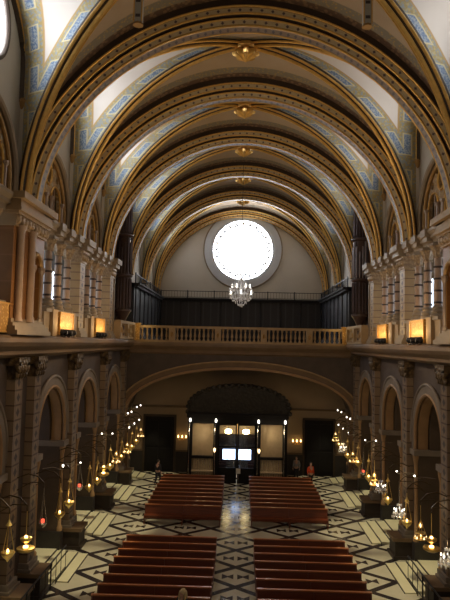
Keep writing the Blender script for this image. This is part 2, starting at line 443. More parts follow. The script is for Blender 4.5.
NW = 26
def diag(t, sx, sy, yc, hl, extra=0.):
    return Vector((sx * 8.25 * cos(t), yc + sy * (hl - .72) * cos(t), SP + (8.55 + extra) * sin(t)))
def tpt(t, sx, sy, yc, hl):
    return Vector((sx * 8.78 * abs(cos(t)) ** KEX, yc + sy * (hl - .4), SP + 8.32 * max(sin(t), 0) ** KEX))
def wpt(t, sx, sy, yc, hl):
    z = SP + 8.6 * sin(t); wy = hl - .7; zs = 20.3; top = SP + 8.6
    if z <= zs: return Vector((sx * WX, yc + sy * wy, z))
    return Vector((sx * WX, yc + sy * wy * sqrt(max(0, 1 - ((z - zs) / (top - zs)) ** 2)), z))
BAYN = ['nearest', 'second', 'third', 'fourth', 'fifth', 'farthest']
for b in range(6):
    yc = (P[b] + P[b + 1]) / 2; hl = (P[b + 1] - P[b]) / 2
    for fn, web in ((tpt, 'vault_paint_brown'), (wpt, 'vault_paint')):
        mb = MB()
        for sx in (-1, 1):
            for sy in (-1, 1):
                G = []; S = 0; prev = None
                for i in range(NW + 1):
                    t = pi / 2 * i / NW
                    A = diag(t, sx, sy, yc, hl, .12); B = fn(t, sx, sy, yc, hl)
                    if prev is not None: S += (A - prev).length
                    prev = A
                    G.append((A, B, (A - B).length, S))
                NX = 5
                vs = []; u_ = []; w_ = []
                for A, B, L, S in G:
                    for j in range(NX + 1):
                        f = j / NX; pnt = A.lerp(B, f); pnt.z += .10 * sin(pi * f) * min(1, L / 3)
                        vs.append(pnt); u_.append((L * f, S)); w_.append((L * (1 - f), S))
                fs = []; uv = []; uw = []
                for i in range(NW):
                    for j in range(NX):
                        q_ = (i * (NX + 1) + j, i * (NX + 1) + j + 1, (i + 1) * (NX + 1) + j + 1, (i + 1) * (NX + 1) + j)
                        fs.append(q_); uv.append([u_[a] for a in q_]); uw.append([w_[a] for a in q_])
                mb.add(vs, fs, uv, True, uw)
        struct(mb.build('ceiling', web))
    for q, (ax, ay, nm) in enumerate(((-1, -1, 'near left to far right'), (1, -1, 'near right to far left'))):
        t = thing('diagonal_rib', f'slim gilded rib crossing the {BAYN[b]} vault bay from {nm}', 'vault rib', (0, yc, 0), 0, 'diagonal ribs of the vault')
        def dfr(i, off, sgn):
            tt = pi * i / 40
            return Vector((ax * 8.25 * cos(tt), ay * (hl - .72) * cos(tt), SP + 8.55 * sin(tt)))
        side = Vector((ax * 8.25, ay * (hl - .72), 0)).normalized().cross(Vector((0, 0, 1)))
        def mk(prof):
            fr = []
            for i in range(41):
                tt = pi * i / 40
                Pp = dfr(i, 0, 0); ra = Vector((ax * 8.25 * cos(tt) * .12, ay * .12 * (hl - .72) * cos(tt), sin(tt))).normalized()
                ra = Vector((ax * cos(tt) * .9, ay * cos(tt) * .3, sin(tt))).normalized()
                fr.append(lambda a, b_, Pp=Pp, ra=ra: Pp + ra * a + side * b_)
            return MB().sweep(prof, fr)
        mk([(.18, -.2), (.18, .2), (-.02, .17), (-.05, 0), (-.02, -.17)]).build('rib_body', 'dark_brown', t)
        mk(ring_prof(-.07, 0, .085)).build('gold_moulding', 'gold', t)
        for sg in (-1, 1): mk(ring_prof(.02, sg * .19, .055)).build('gold_moulding', 'gold', t)
    t = thing('vault_boss', f'carved gilded boss hanging where the ribs of the {BAYN[b]} bay meet', 'boss', (0, yc, SP + 8.5), 0, 'bosses of the vault')
    MB().lathe([(.42, .1), (.46, -.05), (.4, -.12), (.5, -.2)], n=16, lobes=8, amp=.05).build('crown_ring', 'gold', t)
    MB().lathe([(.3, -.18), (.52, -.28), (.5, -.4), (.34, -.52), (.12, -.64), (.03, -.72)], n=32, lobes=8, amp=.2).build('leaf_pendant', 'gold', t)
    # wall ribs and upper walls
    for sx, sn in SIDES:
        t = thing('wall_rib', f'gilded wall rib outlining the {sn} lunette of the {BAYN[b]} bay', 'vault rib', (sx * WX, yc, 0), 0, 'wall ribs around the lunettes')
        pts = []
        wy = hl - .68; zs = 20.3; top = SP + 8.58
        pts = [Vector((0, -wy, 19.0)), Vector((0, -wy, 19.6))] + [Vector((0, -wy * cos(pi * i / 20), zs + (top - zs) * sin(pi * i / 20))) for i in range(21)] + [Vector((0, wy, 19.6)), Vector((0, wy, 19.0))]
        MB().tube([p_ + Vector((-sx * .12, 0, 0)) for p_ in pts], .1, 8).build('gold_moulding', 'gold', t)
        MB().tube([p_ + Vector((-sx * .02, 0, 0)) for p_ in pts], .17, 8).build('backing_moulding', 'dark_brown', t)
        for s2 in (-1, 1): MB().lathe([(.02, -.32), (.1, -.22), (.16, -.05), (.2, .05), (.15, .15)], (-sx * .1, s2 * wy, 19.0), 10).build('corbel', 'gold_old', t)
        wc = YC[b]
        holes = [circ(wc, 21.0, 1.3, 32, 1.45)]
        if b < 3: holes.append(archpoly(wc, SP + .06, 15.8, 2.6))
        mb = plate([(P[b], SP), (P[b + 1], SP), (P[b + 1], 24.2), (P[b], 24.2)], holes, .6, lambda u, v_, w, sx=sx: (sx * (WX + w), u, v_))
        struct(mb.build('wall_' + sn, 'upper_plaster'))
        # oculus
        w_ = struct(MB().sweep(ring_prof(0, 0, .1), [(lambda a, b_, th=2 * pi * i / 32: ((WX - .02 - b_ * 1) * sx, wc + (1.3 + a) * cos(th), 21.0 + (1.45 + a) * sin(th))) for i in range(33)], closed=True).build('window_%d' % (2 + b * 2 + (sx > 0)), 'dark_brown'))
        pn = MB().add([(sx * (WX + .3), wc + 1.28 * cos(2 * pi * i / 32), 21 + 1.43 * sin(2 * pi * i / 32)) for i in range(32)], [tuple(range(32))]).build('pane', 'clear_window' if sx < 0 else 'dull_window', w_)
        lead = MB()
        for q in (-.65, 0, .65): lead.tube([(sx * (WX + .26), wc + q, 21 - 1.2), (sx * (WX + .26), wc + q, 21 + 1.2)], .02, 4)
        lead.tube([(sx * (WX + .26), wc - 1.2, 21), (sx * (WX + .26), wc + 1.2, 21)], .02, 4)
        lead.build('glazing_bar', 'rose_lead', w_)

# traceried tribune arches (third level, bays 0-2)
def tracery(sx, sn, b):
    yc = YC[b]
    t = thing('tribune_tracery', f'arched gilded tracery with lancets above the {sn} gallery in the {BAYN[b]} bay', 'tracery', (sx * WX, yc, SP + .05), 0, 'traceried arches above the galleries')
    def X(d): return sx * d
    def fr(pts):
        out = []
        for i, (a, z) in enumerate(pts):
            p0 = pts[max(i - 1, 0)]; p1 = pts[min(i + 1, len(pts) - 1)]
            ty, tz = p1[0] - p0[0], p1[1] - p0[1]; l = math.hypot(ty, tz); ny, nz_ = -tz / l, ty / l
            out.append(lambda a_, b_, a=a, z=z, ny=ny, nz_=nz_: (X(b_), a + ny * a_, z + nz_ * a_))
        return out
    op = archpath(.85, 2.6, 2.6, 0, 28)
    MB().sweep(ring_prof(0, -.04, .13, 8), fr(op)).build('arch_moulding', 'grey_stone', t)
    MB().sweep(ring_prof(-.2, .12, .09, 8), fr(op)).build('arch_moulding', 'gold_old', t)
    out = archpoly(0, 0, .85, 2.6, n=24)
    hs = [archpoly(-1.15, .1, 1.3, .72, 2.1, 14), archpoly(1.15, .1, 1.3, .72, 2.1, 14), circ(0, 2.5, .46, 20), circ(-1.35, 2.5, .18, 12), circ(1.35, 2.5, .18, 12), circ(-.7, 3.0, .12, 10), circ(.7, 3.0, .12, 10)]
    plate(out, hs, .16, lambda u, v_, w: (X(.2 + w), u, v_)).build('pierced_panel', 'tracery_ground', t)
    plate(out, [], .05, lambda u, v_, w: (X(.5 + w), u, v_)).build('back_panel', 'tracery_ground', t)
    for y in (-1.95, -.35, .35, 1.95):
        MB().lathe([(.13, 0), (.13, .08), (.08, .12), (.08, 1.3), (.14, 1.42), (.14, 1.5)], (X(.12), y, .02), 8).build('colonnette', 'marble_shaft', t)
    for y in (-1.15, 1.15):
        MB().sweep(ring_prof(0, 0, .05, 6), [(lambda a_, b_, f=f: (f(a_, b_)[0] + X(.17), f(a_, b_)[1] + y, f(a_, b_)[2])) for f in fr(archpath(1.3, .74, .82, .1, 16))]).build('lancet_moulding', 'gold', t)
        MB().tube([(X(.25), y, .1), (X(.25), y, 2.05)], .04, 6).build('mullion', 'marble_shaft', t)
    MB().sweep(ring_prof(0, 0, .06, 6), [(lambda a_, b_, th=2 * pi * i / 20: (X(.17 + b_), (.48 + a_) * cos(th), 2.5 + (.48 + a_) * sin(th))) for i in range(21)]).build('roundel_moulding', 'gold', t)
for sx, sn in SIDES:
    for b in range(3): tracery(sx, sn, b)

# ------------------------------------------------------------------ gallery level
# upper entablature, ledge, tribune back wall and floor, as structure
YN, YG = 12.5, 38.4
for sx, sn in SIDES:
    n0 = 1 if sx < 0 else 2
    mb = MB()
    prof = [(8.0, 14.38), (7.98, 14.5), (7.86, 14.55), (7.86, 14.66), (7.72, 14.78), (7.72, 14.9), (8.95, 14.9), (8.95, 14.38)]
    mb.sweep(prof, [lambda a, z: (sx * a, YN, z), lambda a, z: (sx * a, 37.3, z)], smooth=False)
    for b in range(1, 3):
        yc = YC[b]
        if b == 1: yc += .4
        for dy in (-1.4, 0, 1.4):
            mb.box(sx * 7.62, sx * 8.0, yc + dy - .33, yc + dy + .33, 14.62, 14.93).box(sx * 7.72, sx * 8.0, yc + dy - .26, yc + dy + .26, 14.42, 14.62)
    for Y in [15.95] + P[1:4]:
        mb.box(sx * 7.5, sx * 8.0, Y - .66, Y + .66, 14.66, 14.96).box(sx * 7.62, sx * 8.0, Y - .56, Y + .56, 14.42, 14.66)
    struct(mb.build('trim_%d' % n0, 'grey_stone'))
    mb = MB()
    prof = [(8.1, 9.3), (7.9, 9.42), (7.9, 9.55), (7.62, 9.72), (7.5, 9.86), (7.5, 10.0), (7.65, 10.1), (8.6, 10.12), (10.6, 10.12), (10.6, 9.3)]
    mb.sweep(prof, [lambda a, z: (sx * a, YN, z), lambda a, z: (sx * a, 58.7, z)], smooth=False)
    struct(mb.build('trim_%d' % (n0 + 2), 'brown_stone'))
    mb = plate([(YN, 10.1), (37.4, 10.1), (37.4, 14.9), (YN, 14.9)], [], .2, lambda u, v_, w, sx=sx: (sx * (10.6 + w), u, v_))
    struct(mb.build('wall_' + sn, 'blue_plaster' if sx < 0 else 'upper_plaster'))
    struct(MB().box(sx * 8.9, sx * 10.8, YN, 37.4, 14.9, 15.1).build('ceiling', 'upper_plaster'))
    struct(MB().box(sx * 7.95, sx * 10.8, 37.35, 37.55, 10.1, 14.9).build('wall_' + sn, 'grey_stone'))
    struct(MB().box(sx * WX, sx * (WX + .5), 37.5, 58.8, 9.4, SP + .02).build('wall_' + sn, 'upper_plaster'))
    struct(MB().box(sx * 9.2, sx * 10.8, YN, 58.8, 15.1, 15.3).build('ceiling', 'upper_plaster'))
    # tribune windows in the outer wall of the gallery
    for b in range(3):
        yc = YC[b]
        w_ = struct(MB().box(sx * 10.52, sx * 10.6, yc - 1.35, yc + 1.35, 11.5, 13.9).build('window_%d' % (20 + b * 2 + (sx > 0)), 'grey_stone'))
        MB().box(sx * 10.49, sx * 10.52, yc - 1.2, yc + 1.2, 11.65, 13.75).build('pane', 'tribune_glass', w_)
        g_ = MB()
        for q in (-.4, .4): g_.tube([(sx * 10.47, yc + q, 11.65), (sx * 10.47, yc + q, 13.75)], .03, 4)
        g_.build('mullion', 'grey_stone', w_)

# columns of the gallery colonnade
def make_column(label, group):
    t = thing('gallery_column', label, 'column', (0, 0, 0), 0, group)
    MB().lathe([(.34, 0), (.34, .1), (.27, .16), (.3, .24), (.24, .34), (.26, .42), (.19, .5)], n=12).build('base', 'grey_stone', t)
    MB().lathe([(.165, .45), (.17, 1.2), (.15, 2.55)], n=12).build('shaft', 'marble_shaft', t)
    for z in (.62, 1.12, 1.62, 2.12): MB().lathe([(.19, z - .04), (.21, z), (.19, z + .04)], n=12).build('band_ring', 'dark_ring', t)
    MB().lathe([(.15, 2.5), (.2, 2.54), (.18, 2.6), (.24, 2.8), (.34, 3.0), (.3, 3.04)], n=24, lobes=8, amp=.09).build('capital', 'carved_pale', t)
    MB().box(-.32, .32, -.32, .32, 3.02, 3.14).build('abacus', 'grey_stone', t)
    return t
col0 = None
for sx, sn in SIDES:
    q = 0
    for b in range(3):
        yc = YC[b]
        if b == 1: yc += .4
        for kk, dy in enumerate((-1.4, 0, 1.4)):
            pos = ['nearer', 'middle', 'farther'][kk]
            lb = f'banded marble gallery column, {pos} of three in the {BAYN[b]} bay on the {sn}'
            loc = (sx * 8.28, yc + dy, 11.25)
            if col0 is None: col0 = make_column(lb, 'gallery colonnade columns'); col0.location = loc
            else: dup(col0, loc, 0, lb)
            q += 1
# parapets with gilded panels
par0 = None
for sx, sn in SIDES:
    for b in range(3):
        yc = YC[b]
        if b == 1: yc += .4
        lb = f'stone gallery parapet with glowing gilded panel, {BAYN[b]} bay on the {sn}'
        if par0 is None:
            par0 = thing('gallery_parapet', lb, 'parapet', (sx * 8.3, yc, 10.12), pi if sx > 0 else 0, 'gallery parapets')
            MB().box(-.1, .3, -2.5, 2.5, 0, 1.0).build('wall_panel', 'ochre_stone', par0)
            MB().box(-.12, .4, -2.5, 2.5, 1.0, 1.13).build('coping', 'grey_stone', par0)
            for dy in (-1.4, 1.4): MB().box(-.22, .44, dy - .34, dy + .34, 0, 1.13).build('pedestal', 'ochre_stone', par0)
            MB().box(.3, .52, -1.04, 1.04, .06, 1.06).build('gilded_panel', 'gilded_panel', par0)
            fb = MB()
            for (y0, y1, z0, z1) in ((-1.04, 1.04, .06, .12), (-1.04, 1.04, 1.0, 1.06), (-1.04, -.98, .06, 1.06), (.98, 1.04, .06, 1.06)): fb.box(.51, .55, y0, y1, z0, z1)
            fb.build('panel_frame', 'gold', par0)
        else: dup(par0, (sx * 8.3, yc, 10.12), pi if sx > 0 else 0, lb)
# upper pilasters with block pattern
pil0 = None
for sx, sn in SIDES:
    for i in (0, 2, 3):
        lb = f'tall pale pilaster of patterned blocks between gallery bays, {["nearest", "", "middle", "farthest"][i]} on the {sn}'
        rz = pi if sx > 0 else 0
        if pil0 is None:
            pil0 = thing('gallery_pilaster', lb, 'pilaster', (sx * 8.3, P[i] if i else 15.95, 10.12), rz, 'upper pilasters of the gallery')
            MB().box(-.3, .34, -.45, .45, .45, 3.75).build('shaft', 'tribune_blocks', pil0)
            bs = MB()
            for (e, z0, z1) in ((.2, 0, .18), (.14, .18, .3), (.07, .3, .45)): bs.box(-.3, .34 + e, -.45 - e, .45 + e, z0, z1)
            bs.build('base', 'grey_stone', pil0)
            cp = MB()
            for (e, z0, z1) in ((.05, 3.7, 3.78), (.03, 3.78, 4.0), (.1, 4.0, 4.16), (.16, 4.16, 4.28)): cp.box(-.3, .34 + e, -.45 - e, .45 + e, z0, z1)
            for y in (-.4, -.13, .13, .4): cp.ball((.42, y, 3.98), .13, 8, 6, (.8, 1, 1.3))
            cp.build('capital', 'carved_pale', pil0)
        else: dup(pil0, (sx * 8.3, P[i] if i else 15.95, 10.12), rz, lb)
# the great piers of the near bay line with their niches
for sx, sn in SIDES:
    t = thing('crossing_pier', f'massive painted pier with arched niche and capital on the {sn} edge of the view', 'pier', (sx * 8.0, 21.55, 10.12), pi if sx > 0 else 0, 'great piers at the near end of the galleries')
    NY = .75 * (-sx)
    hs = archpoly(NY, .55, 2.55, .42)
    plate([(-1.6, .4), (1.6, .4), (1.6, 3.75), (-1.6, 3.75)], [hs], .8, lambda u, v_, w: (.25 - w, u, v_)).build('painted_body', 'painted_orange', t)
    MB().box(-.6, -.5, -1.5, 1.6, .4, 3.75).build('niche_back', 'dark_brown', t)
    bs = MB()
    for (e, z0, z1) in ((.34, 0, .16), (.24, .16, .3), (.14, .3, .42), (.06, .42, .55)): bs.box(-.5, .25 + e, -1.6 - e * .5, 1.6 + e * .5, z0, z1)
    bs.build('base', 'grey_stone', t)
    cp = MB()
    for (e, z0, z1) in ((.08, 3.7, 3.8), (.1, 3.8, 4.1), (.2, 4.1, 4.2), (.3, 4.2, 4.32), (.42, 4.6, 4.84)): cp.box(-.5, .25 + e, -1.6 - e * .6, 1.6 + e * .6, z0, z1)
    cp.box(-.5, .5, -1.7, 1.7, 4.3, 4.6)
    cp.build('capital', 'ochre_stone', t)
    lf = MB()
    for i in range(10): lf.ball((.36, -1.5 + i * .33, 3.95), .16, 8, 6, (.7, 1, 1.1))
    lf.build('capital_leaves', 'carved_pale', t)
    MB().sweep(ring_prof(0, 0, .09, 8), [(lambda a, b_, y=y, z=z, c=c: (.27 + b_, NY + y + a * c[0], z + a * c[1])) for (y, z), c in [((yy, zz), (0, 1) if False else (yy / .5, max(0, zz - 2.55) / .5)) for yy, zz in archpath(2.55, .5, .5, .55, 16)]]).build('niche_moulding', 'gold_old', t)
    for y in (NY - .47, NY + .47): MB().lathe([(.12, .5), (.12, .62), (.075, .68), (.07, 2.3), (.13, 2.45), (.13, 2.58)], (.32, y, 0), 8).build('niche_column', 'marble_shaft', t)
    for y in (sx * .05, sx * 1.2): MB().lathe([(.2, .45), (.14, .6), (.13, 3.5), (.2, 3.75)], (.36, y, 0), 10).build('engaged_shaft', 'marble_shaft', t)

# floodlights standing on the gallery ledge
fl0 = None
def make_flood(lb):
    t = thing('floodlight', lb, 'floodlight', (0, 0, 0), 0, 'floodlights on the gallery ledges')
    MB().box(-.1, .1, -.14, .14, 0, .03).build('foot_plate', 'iron', t)
    yb = MB()
    for y in (-.16, .16): yb.tube([(0, y, .02), (0, y, .22)], .016, 6)
    yb.build('yoke', 'iron', t)
    MB().lathe([(.07, -.15), (.13, -.05), (.15, .1), (.15, .14)], (0, 0, .2), 12, axis='x').build('housing', 'iron', t)
    return t
nfl = 0
for sx, sn in SIDES:
    for b in range(1, 3):
        yc = YC[b]
        if b == 1: yc += .4
        for kk, (dy, px) in enumerate(((-.9, 'nearest'), (-.2, 'middle one'), (.5, 'farthest'))):
            lb = f'black floodlight before the {sn} gilded panel, {px} of three, {BAYN[b]} bay'
            loc = (sx * 7.62, yc + dy, 10.09)
            rz = 0 if sx > 0 else pi
            if fl0 is None: fl0 = make_flood(lb); fl0.location = loc; fl0.rotation_euler = (0, 0, rz)
            else: dup(fl0, loc, rz, lb)
            L = bpy.data.lights.new('flood_beam', 'SPOT'); L.energy = 22; L.color = (1, .66, .3); L.spot_size = radians(120); L.shadow_soft_size = .12
            lo = bpy.data.objects.new('flood_beam', L); COL.objects.link(lo)
            lo.location = (sx * 7.4, yc + dy, 10.62); d = Vector((sx * .8, 0, .2)); lo.rotation_euler = d.to_track_quat('-Z', 'Y').to_euler()

# ------------------------------------------------------------------ lower arcades
LX = 8.4
LPY = [15.6, 23.2, P[2], P[3], 43.3]
LYC = [19.1, 26.95, 33.15, 39.95, 45.25]
LW = [2.15, 1.95, 2.1, 2.1, 1.15]
for sx, sn in SIDES:
    ycs = LYC
    holes = []
    for i, yc in enumerate(ycs):
        w = LW[i]
        holes.append(archpoly(yc, .01, 5.9, w, 7.9))
    outer = [(YN, 0), (47, 0), (47, 9.4), (YN, 9.4)]
    mb = plate(outer, holes, 1.2, lambda u, v_, w, sx=sx: (sx * (LX + w), u, v_))
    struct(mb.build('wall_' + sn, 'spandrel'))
    # chapels behind
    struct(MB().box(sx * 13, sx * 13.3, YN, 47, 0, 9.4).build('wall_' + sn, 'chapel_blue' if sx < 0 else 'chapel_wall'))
    struct(MB().box(sx * (LX + 1.2), sx * 13.3, YN, 47, 9.1, 9.3).build('ceiling', 'chapel_wall'))
    for Y in LPY: struct(MB().box(sx * (LX + 1.2), sx * 13, Y - .4, Y + .4, 0, 9.1).build('wall_' + sn, 'chapel_wall'))
    struct(MB().box(sx * (LX + 1.2), sx * 13, 46.8, 47, 0, 9.1).build('wall_' + sn, 'chapel_wall'))
    for i, yc in enumerate(ycs):
        w = LW[i]
        nm = ['nearest', 'second', 'third', 'fourth', 'smallest, under the gallery'][i]
        lb = f'moulded round arch opening to a side chapel on the {sn}, {nm}'
        t = thing('arcade_arch', lb, 'arch', (sx * LX, yc, 0), 0, 'arcade arches to the side chapels')
        def rings(rw, rise, z0, prof, name, mat):
            fr = []
            pts = archpath(5.9, rw, rise, z0, 24)
            for (y, z) in pts:
                ny, nz_ = (y / rw, 0) if z < 5.9 else (y / rw, (z - 5.9) / rise)
                fr.append(lambda a, b_, y=y, z=z, ny=ny, nz_=nz_: (sx * b_, y + ny * a, z + nz_ * a))
            return MB().sweep(prof, fr).build(name, mat, t)
        rings(w, 2.0, 5.2, [(.0, -.1), (.42, -.1), (.42, .02), (0, .02)], 'arch_face', 'arcade_grey')
        rings(w + .44, 2.44, 5.5, ring_prof(0, -.1, .07), 'hood_moulding', 'arcade_grey')
        rings(w - .02, 1.98, 5.2, ring_prof(0, -.06, .08), 'edge_moulding', 'arch_tan')
        rings(w - .14, 1.86, 5.2, [(0, .06), (.16, .06), (.16, .5), (0, .5)], 'soffit_order', 'arch_tan')
        rings(w - .3, 1.7, 5.2, [(0, .55), (.32, .55), (.32, 1.15), (0, 1.15)], 'inner_order', 'jamb_stone')
        for s2 in (-1, 1):
            MB().box(-sx * .22, sx * 1.15, s2 * (w + .35), s2 * (w - .42), 4.95, 5.2).build('impost', 'arcade_grey', t)
            MB().box(-sx * .02 + sx * .02, sx * 1.1, s2 * (w - .01), s2 * (w - .3), 1.02, 4.95).build('jamb', 'jamb_stone', t)
            MB().lathe([(.16, 1.02), (.16, 1.2), (.1, 1.28), (.1, 4.5), (.17, 4.85), (.17, 4.95)], (-sx * .05, s2 * (w - .16), 0), 10).build('jamb_column', 'arch_tan', t)
            MB().box(-sx * .18, sx * 1.1, s2 * (w + .1), s2 * (w - .4), .0, 1.02).build('jamb_plinth', 'dark_marble', t)
        # steps up to the chapel floor, in pale marble
        st = thing('chapel_steps', f'pale marble steps before the {nm} chapel arch on the {sn}', 'steps', (sx * LX, yc, 0), 0, 'marble steps to the side chapels')
        for j in range(4):
            x0 = -1.5 + j * .48
            MB().box(sx * x0, sx * (x0 + .45 if j < 3 else 1.6), -w + .3, w - .3, 0, .05 + j * .07).build('step', 'step_marble', st)
            MB().box(sx * (x0 - .035), sx * (x0), -w + .3, w - .3, 0, .045 + j * .07).build('riser_inlay', 'dark_marble', st)
# lower pilasters
lp0 = None
for sx, sn in SIDES:
    for i, Y in enumerate([15.6, 22.0, 24.1, P[2], P[3], 42.7]):
        lb = f'dark patterned-block pilaster between chapel arches, {ORD[i]} along the {sn} side'
        rz = pi if sx > 0 else 0
        if lp0 is None:
            lp0 = thing('arcade_pilaster', lb, 'pilaster', (sx * LX, Y, 0), rz, 'lower pilasters of the arcades')
            MB().box(0, .32, -.36, .36, 1.3, 8.55).build('shaft', 'pier_blocks', lp0)
            bs = MB()
            for (e, z0, z1) in ((.18, 1.0, 1.1), (.1, 1.1, 1.3)): bs.box(0, .32 + e, -.36 - e, .36 + e, z0, z1)
            bs.build('base_moulding', 'arcade_grey', lp0)
            pd = MB(); pd.box(0, 1.0, -.6, .6, 0, .16).box(0, .9, -.54, .54, .16, .84)
            pd.build('pedestal', 'brown_marble', lp0)
            MB().box(0, 1.02, -.62, .62, .84, .99).build('pedestal_cap', 'brown_stone', lp0)
            cp = MB()
            cp.box(0, .34, -.38, .38, 8.5, 8.6); cp.box(0, .36, -.4, .4, 8.6, 9.0); cp.box(0, .5, -.56, .56, 9.0, 9.3)
            for row, (z, r) in enumerate(((8.68, .13), (8.88, .15))):
                for y in (-.4, -.14, .14, .4): cp.ball((.38 + row * .05, y, z), r, 8, 6, (.7, 1, 1.2))
            for y in (-.46, .46): cp.lathe([(.14, -.08), (.16, 0), (.14, .08)], (.42, y, 8.98), 10, axis='x')
            cp.build('capital', 'carved_leaves', lp0)
        else: dup(lp0, (sx * LX, Y, 0), rz, lb)

# ------------------------------------------------------------------ floor
struct(MB().box(-13.3, 13.3, -3, 52, -.3, 0).build('floor', 'marble_floor'))

# ------------------------------------------------------------------ choir gallery across the back
GY = 43.3
pl = [(-7.95, 0.0 + 5.4)]
N = 30
AX = 8.2
inner = [(-AX * cos(pi * i / N), 4.8 + 3.4 * sin(pi * i / N) ** .9) for i in range(N + 1)]
mb = plate([(-8.5, 4.6)] + [(-AX, 4.6)] + inner + [(AX, 4.6), (8.5, 4.6), (8.5, 9.3), (-8.5, 9.3)], [], .5, lambda u, v_, w: (u, GY + w, v_))
struct(mb.build('wall_gallery', 'spandrel'))
t = thing('gallery_arch', 'wide flattened stone arch carrying the choir gallery across the nave', 'arch', (0, GY, 0))
def garch(prof, name, mat):
    fr = []
    for i in range(N + 1):
        th = pi * i / N
        fr.append(lambda a, b_, th=th: ((-(AX + a) * cos(th)), b_, 4.8 + (3.4 + a) * max(sin(th), 0) ** .9))
    MB().sweep(prof, fr, smooth=False).build(name, mat, t)
garch([(-.12, -.12), (.06, -.12), (.06, .0), (-.12, .0)], 'edge_moulding', 'arch_tan')
garch([(.1, -.07), (.42, -.07), (.42, .0), (.1, .0)], 'arch_face', 'brown_stone')
garch(ring_prof(.46, -.08, .06), 'hood_moulding', 'ochre_stone')
garch([(-.12, -.1), (-.02, -.1), (-.02, .6), (-.12, .6)], 'soffit', 'arch_tan')
for s2 in (-1, 1): MB().box(s2 * 7.85, s2 * 8.38, -.1, .5, 0, 4.8).build('respond', 'brown_stone', t)
for s2 in (-1, 1): MB().box(s2 * 7.75, s2 * 8.39, -.2, .55, 4.6, 4.85).build('impost', 'arch_tan', t)
# vault under the gallery
fr = [(lambda a, b_, th=pi * i / N: ((-(AX + .05 + a) * cos(th)), GY + .5 + b_, 4.8 + (3.45 + a) * max(sin(th), 0) ** .9)) for i in range(N + 1)]
struct(MB().sweep([(0, 0), (.2, 0), (.2, 3.2), (0, 3.2)], fr, smooth=False).build('ceiling', 'spandrel'))
# gallery floor with cornice
mb = MB()
gp = [(GY, 9.1), (GY - .12, 9.2), (GY - .12, 9.42), (GY - .3, 9.55), (GY - .45, 9.7), (GY - .45, 9.85), (GY - .35, 9.95), (58.7, 9.95), (58.7, 9.1)]
mb.sweep(gp, [lambda a, z: (-8.5, a, z), lambda a, z: (8.5, a, z)], smooth=False)
struct(mb.build('trim_5', 'brown_stone'))

# balustrade
def balustrade(label, loc, rz, posts, bright, group=None):
    bt = thing('gallery_balustrade', label, 'balustrade', loc, rz, group); bt.scale = (1, 1, 1.1)
    a0, a1 = posts[0] - .15, posts[-1] + .15
    MB().box(a0, a1, -.17, .17, 0, .14).build('plinth', 'ochre_stone', bt)
    MB().box(a0, a1, -.2, .2, .92, 1.08).build('handrail', 'ochre_stone', bt)
    for i, x in enumerate(posts):
        lit = i in bright
        MB().box(x - .22, x + .22, -.22, .22, .1, .95 if not lit else 1.15).build('post', 'gilded_panel' if lit else 'ochre_stone', bt)
        if not lit:
            MB().lathe([(.03, .34), (.09, .42), (.1, .52), (.09, .62), (.03, .7)], (x, -.2, 0), 8, lobes=4, amp=.2).build('post_ornament', 'gold_old', bt)
        else: MB().box(x - .27, x + .27, -.27, .27, 1.13, 1.22).build('post_cap', 'gilded_panel', bt)
    for a, b_ in zip(posts[:-1], posts[1:]):
        n = max(1, round((b_ - a - .44) / .33))
        for j in range(n):
            x = a + .22 + (b_ - a - .44) * (j + .5) / n
            MB().lathe([(.09, .13), (.09, .2), (.045, .26), (.095, .42), (.06, .62), (.045, .74), (.08, .82), (.08, .93)], (x, 0, 0), 8).build('baluster', 'ochre_stone', bt)
balustrade('long golden stone balustrade along the front of the choir gallery', (0, GY - .1, 9.95), 0, [-7.45, -4.9, -1.6, 1.7, 4.95, 7.5], (0, 5))
balustrade('short stone balustrade before the left organ, meeting the long gallery balustrade', (-7.72, 40.2, 10.1), pi / 2, [-2.5, 0, 2.5], (), 'short side balustrades')
balustrade('short stone balustrade before the right organ, meeting the long gallery balustrade', (7.72, 40.2, 10.1), -pi / 2, [-2.5, 0, 2.5], (), 'short side balustrades')

# choir enclosure: dark panelling, canopy and railing on three sides
def railing(loc, length, axis, label, step=.27):
    t = thing('choir_railing', label, 'railing', loc, 0 if axis == 'x' else pi / 2, 'railings above the choir stalls')
    h = length / 2
    MB().box(-h, h, -.03, .03, .62, .68).build('top_rail', 'iron', t)
    MB().box(-h, h, -.03, .03, .06, .1).build('bottom_rail', 'iron', t)
    n = int(length / 2.3)
    for i in range(n + 1):
        x = -h + .04 + (length - .08) * i / n; MB().box(x - .045, x + .045, -.045, .045, 0, .74).build('post', 'iron', t)
    n = int(length / step)
    for i in range(1, n): x = -h + length * i / n; MB().box(x - .013, x + .013, -.013, .013, .08, .64).build('bar', 'iron', t)
def stall(loc, length, rz, label, z0=9.95, H=3.8, dp=.85):
    t = thing('choir_stall_canopy', label, 'choir stall', loc, rz, 'dark choir stalls in the gallery')
    MB().box(-length / 2, length / 2, 0, dp, 0, H).build('panelling', 'choir_panel', t)
    cp = MB(); cp.box(-length / 2, length / 2, -.25, dp, H - .3, H - .12).box(-length / 2, length / 2, -.4, dp, H - .12, H); cp.build('cornice', 'choir_wood', t)
    n = int(length / 1.9)
    for i in range(n + 1):
        x = -length / 2 + .07 + (length - .14) * i / n
        MB().lathe([(.07, .0), (.05, .1), (.05, H - .5), (.09, H - .32)], (x, -.1, 0), 8).build('colonnette', 'choir_wood', t)
    MB().box(-length / 2, length / 2, -.55, 0, .0, .5).build('seat_bench', 'choir_wood', t)
    return t
stall((0, 57.3, 9.95), 15.4, 0, 'dark carved choir stall wall below the rose window', H=4.25)
stall((-7.72, 50.2, 9.95), 14.2, pi / 2, 'dark choir stalls with lean canopy along the left gallery wall', H=4.25)
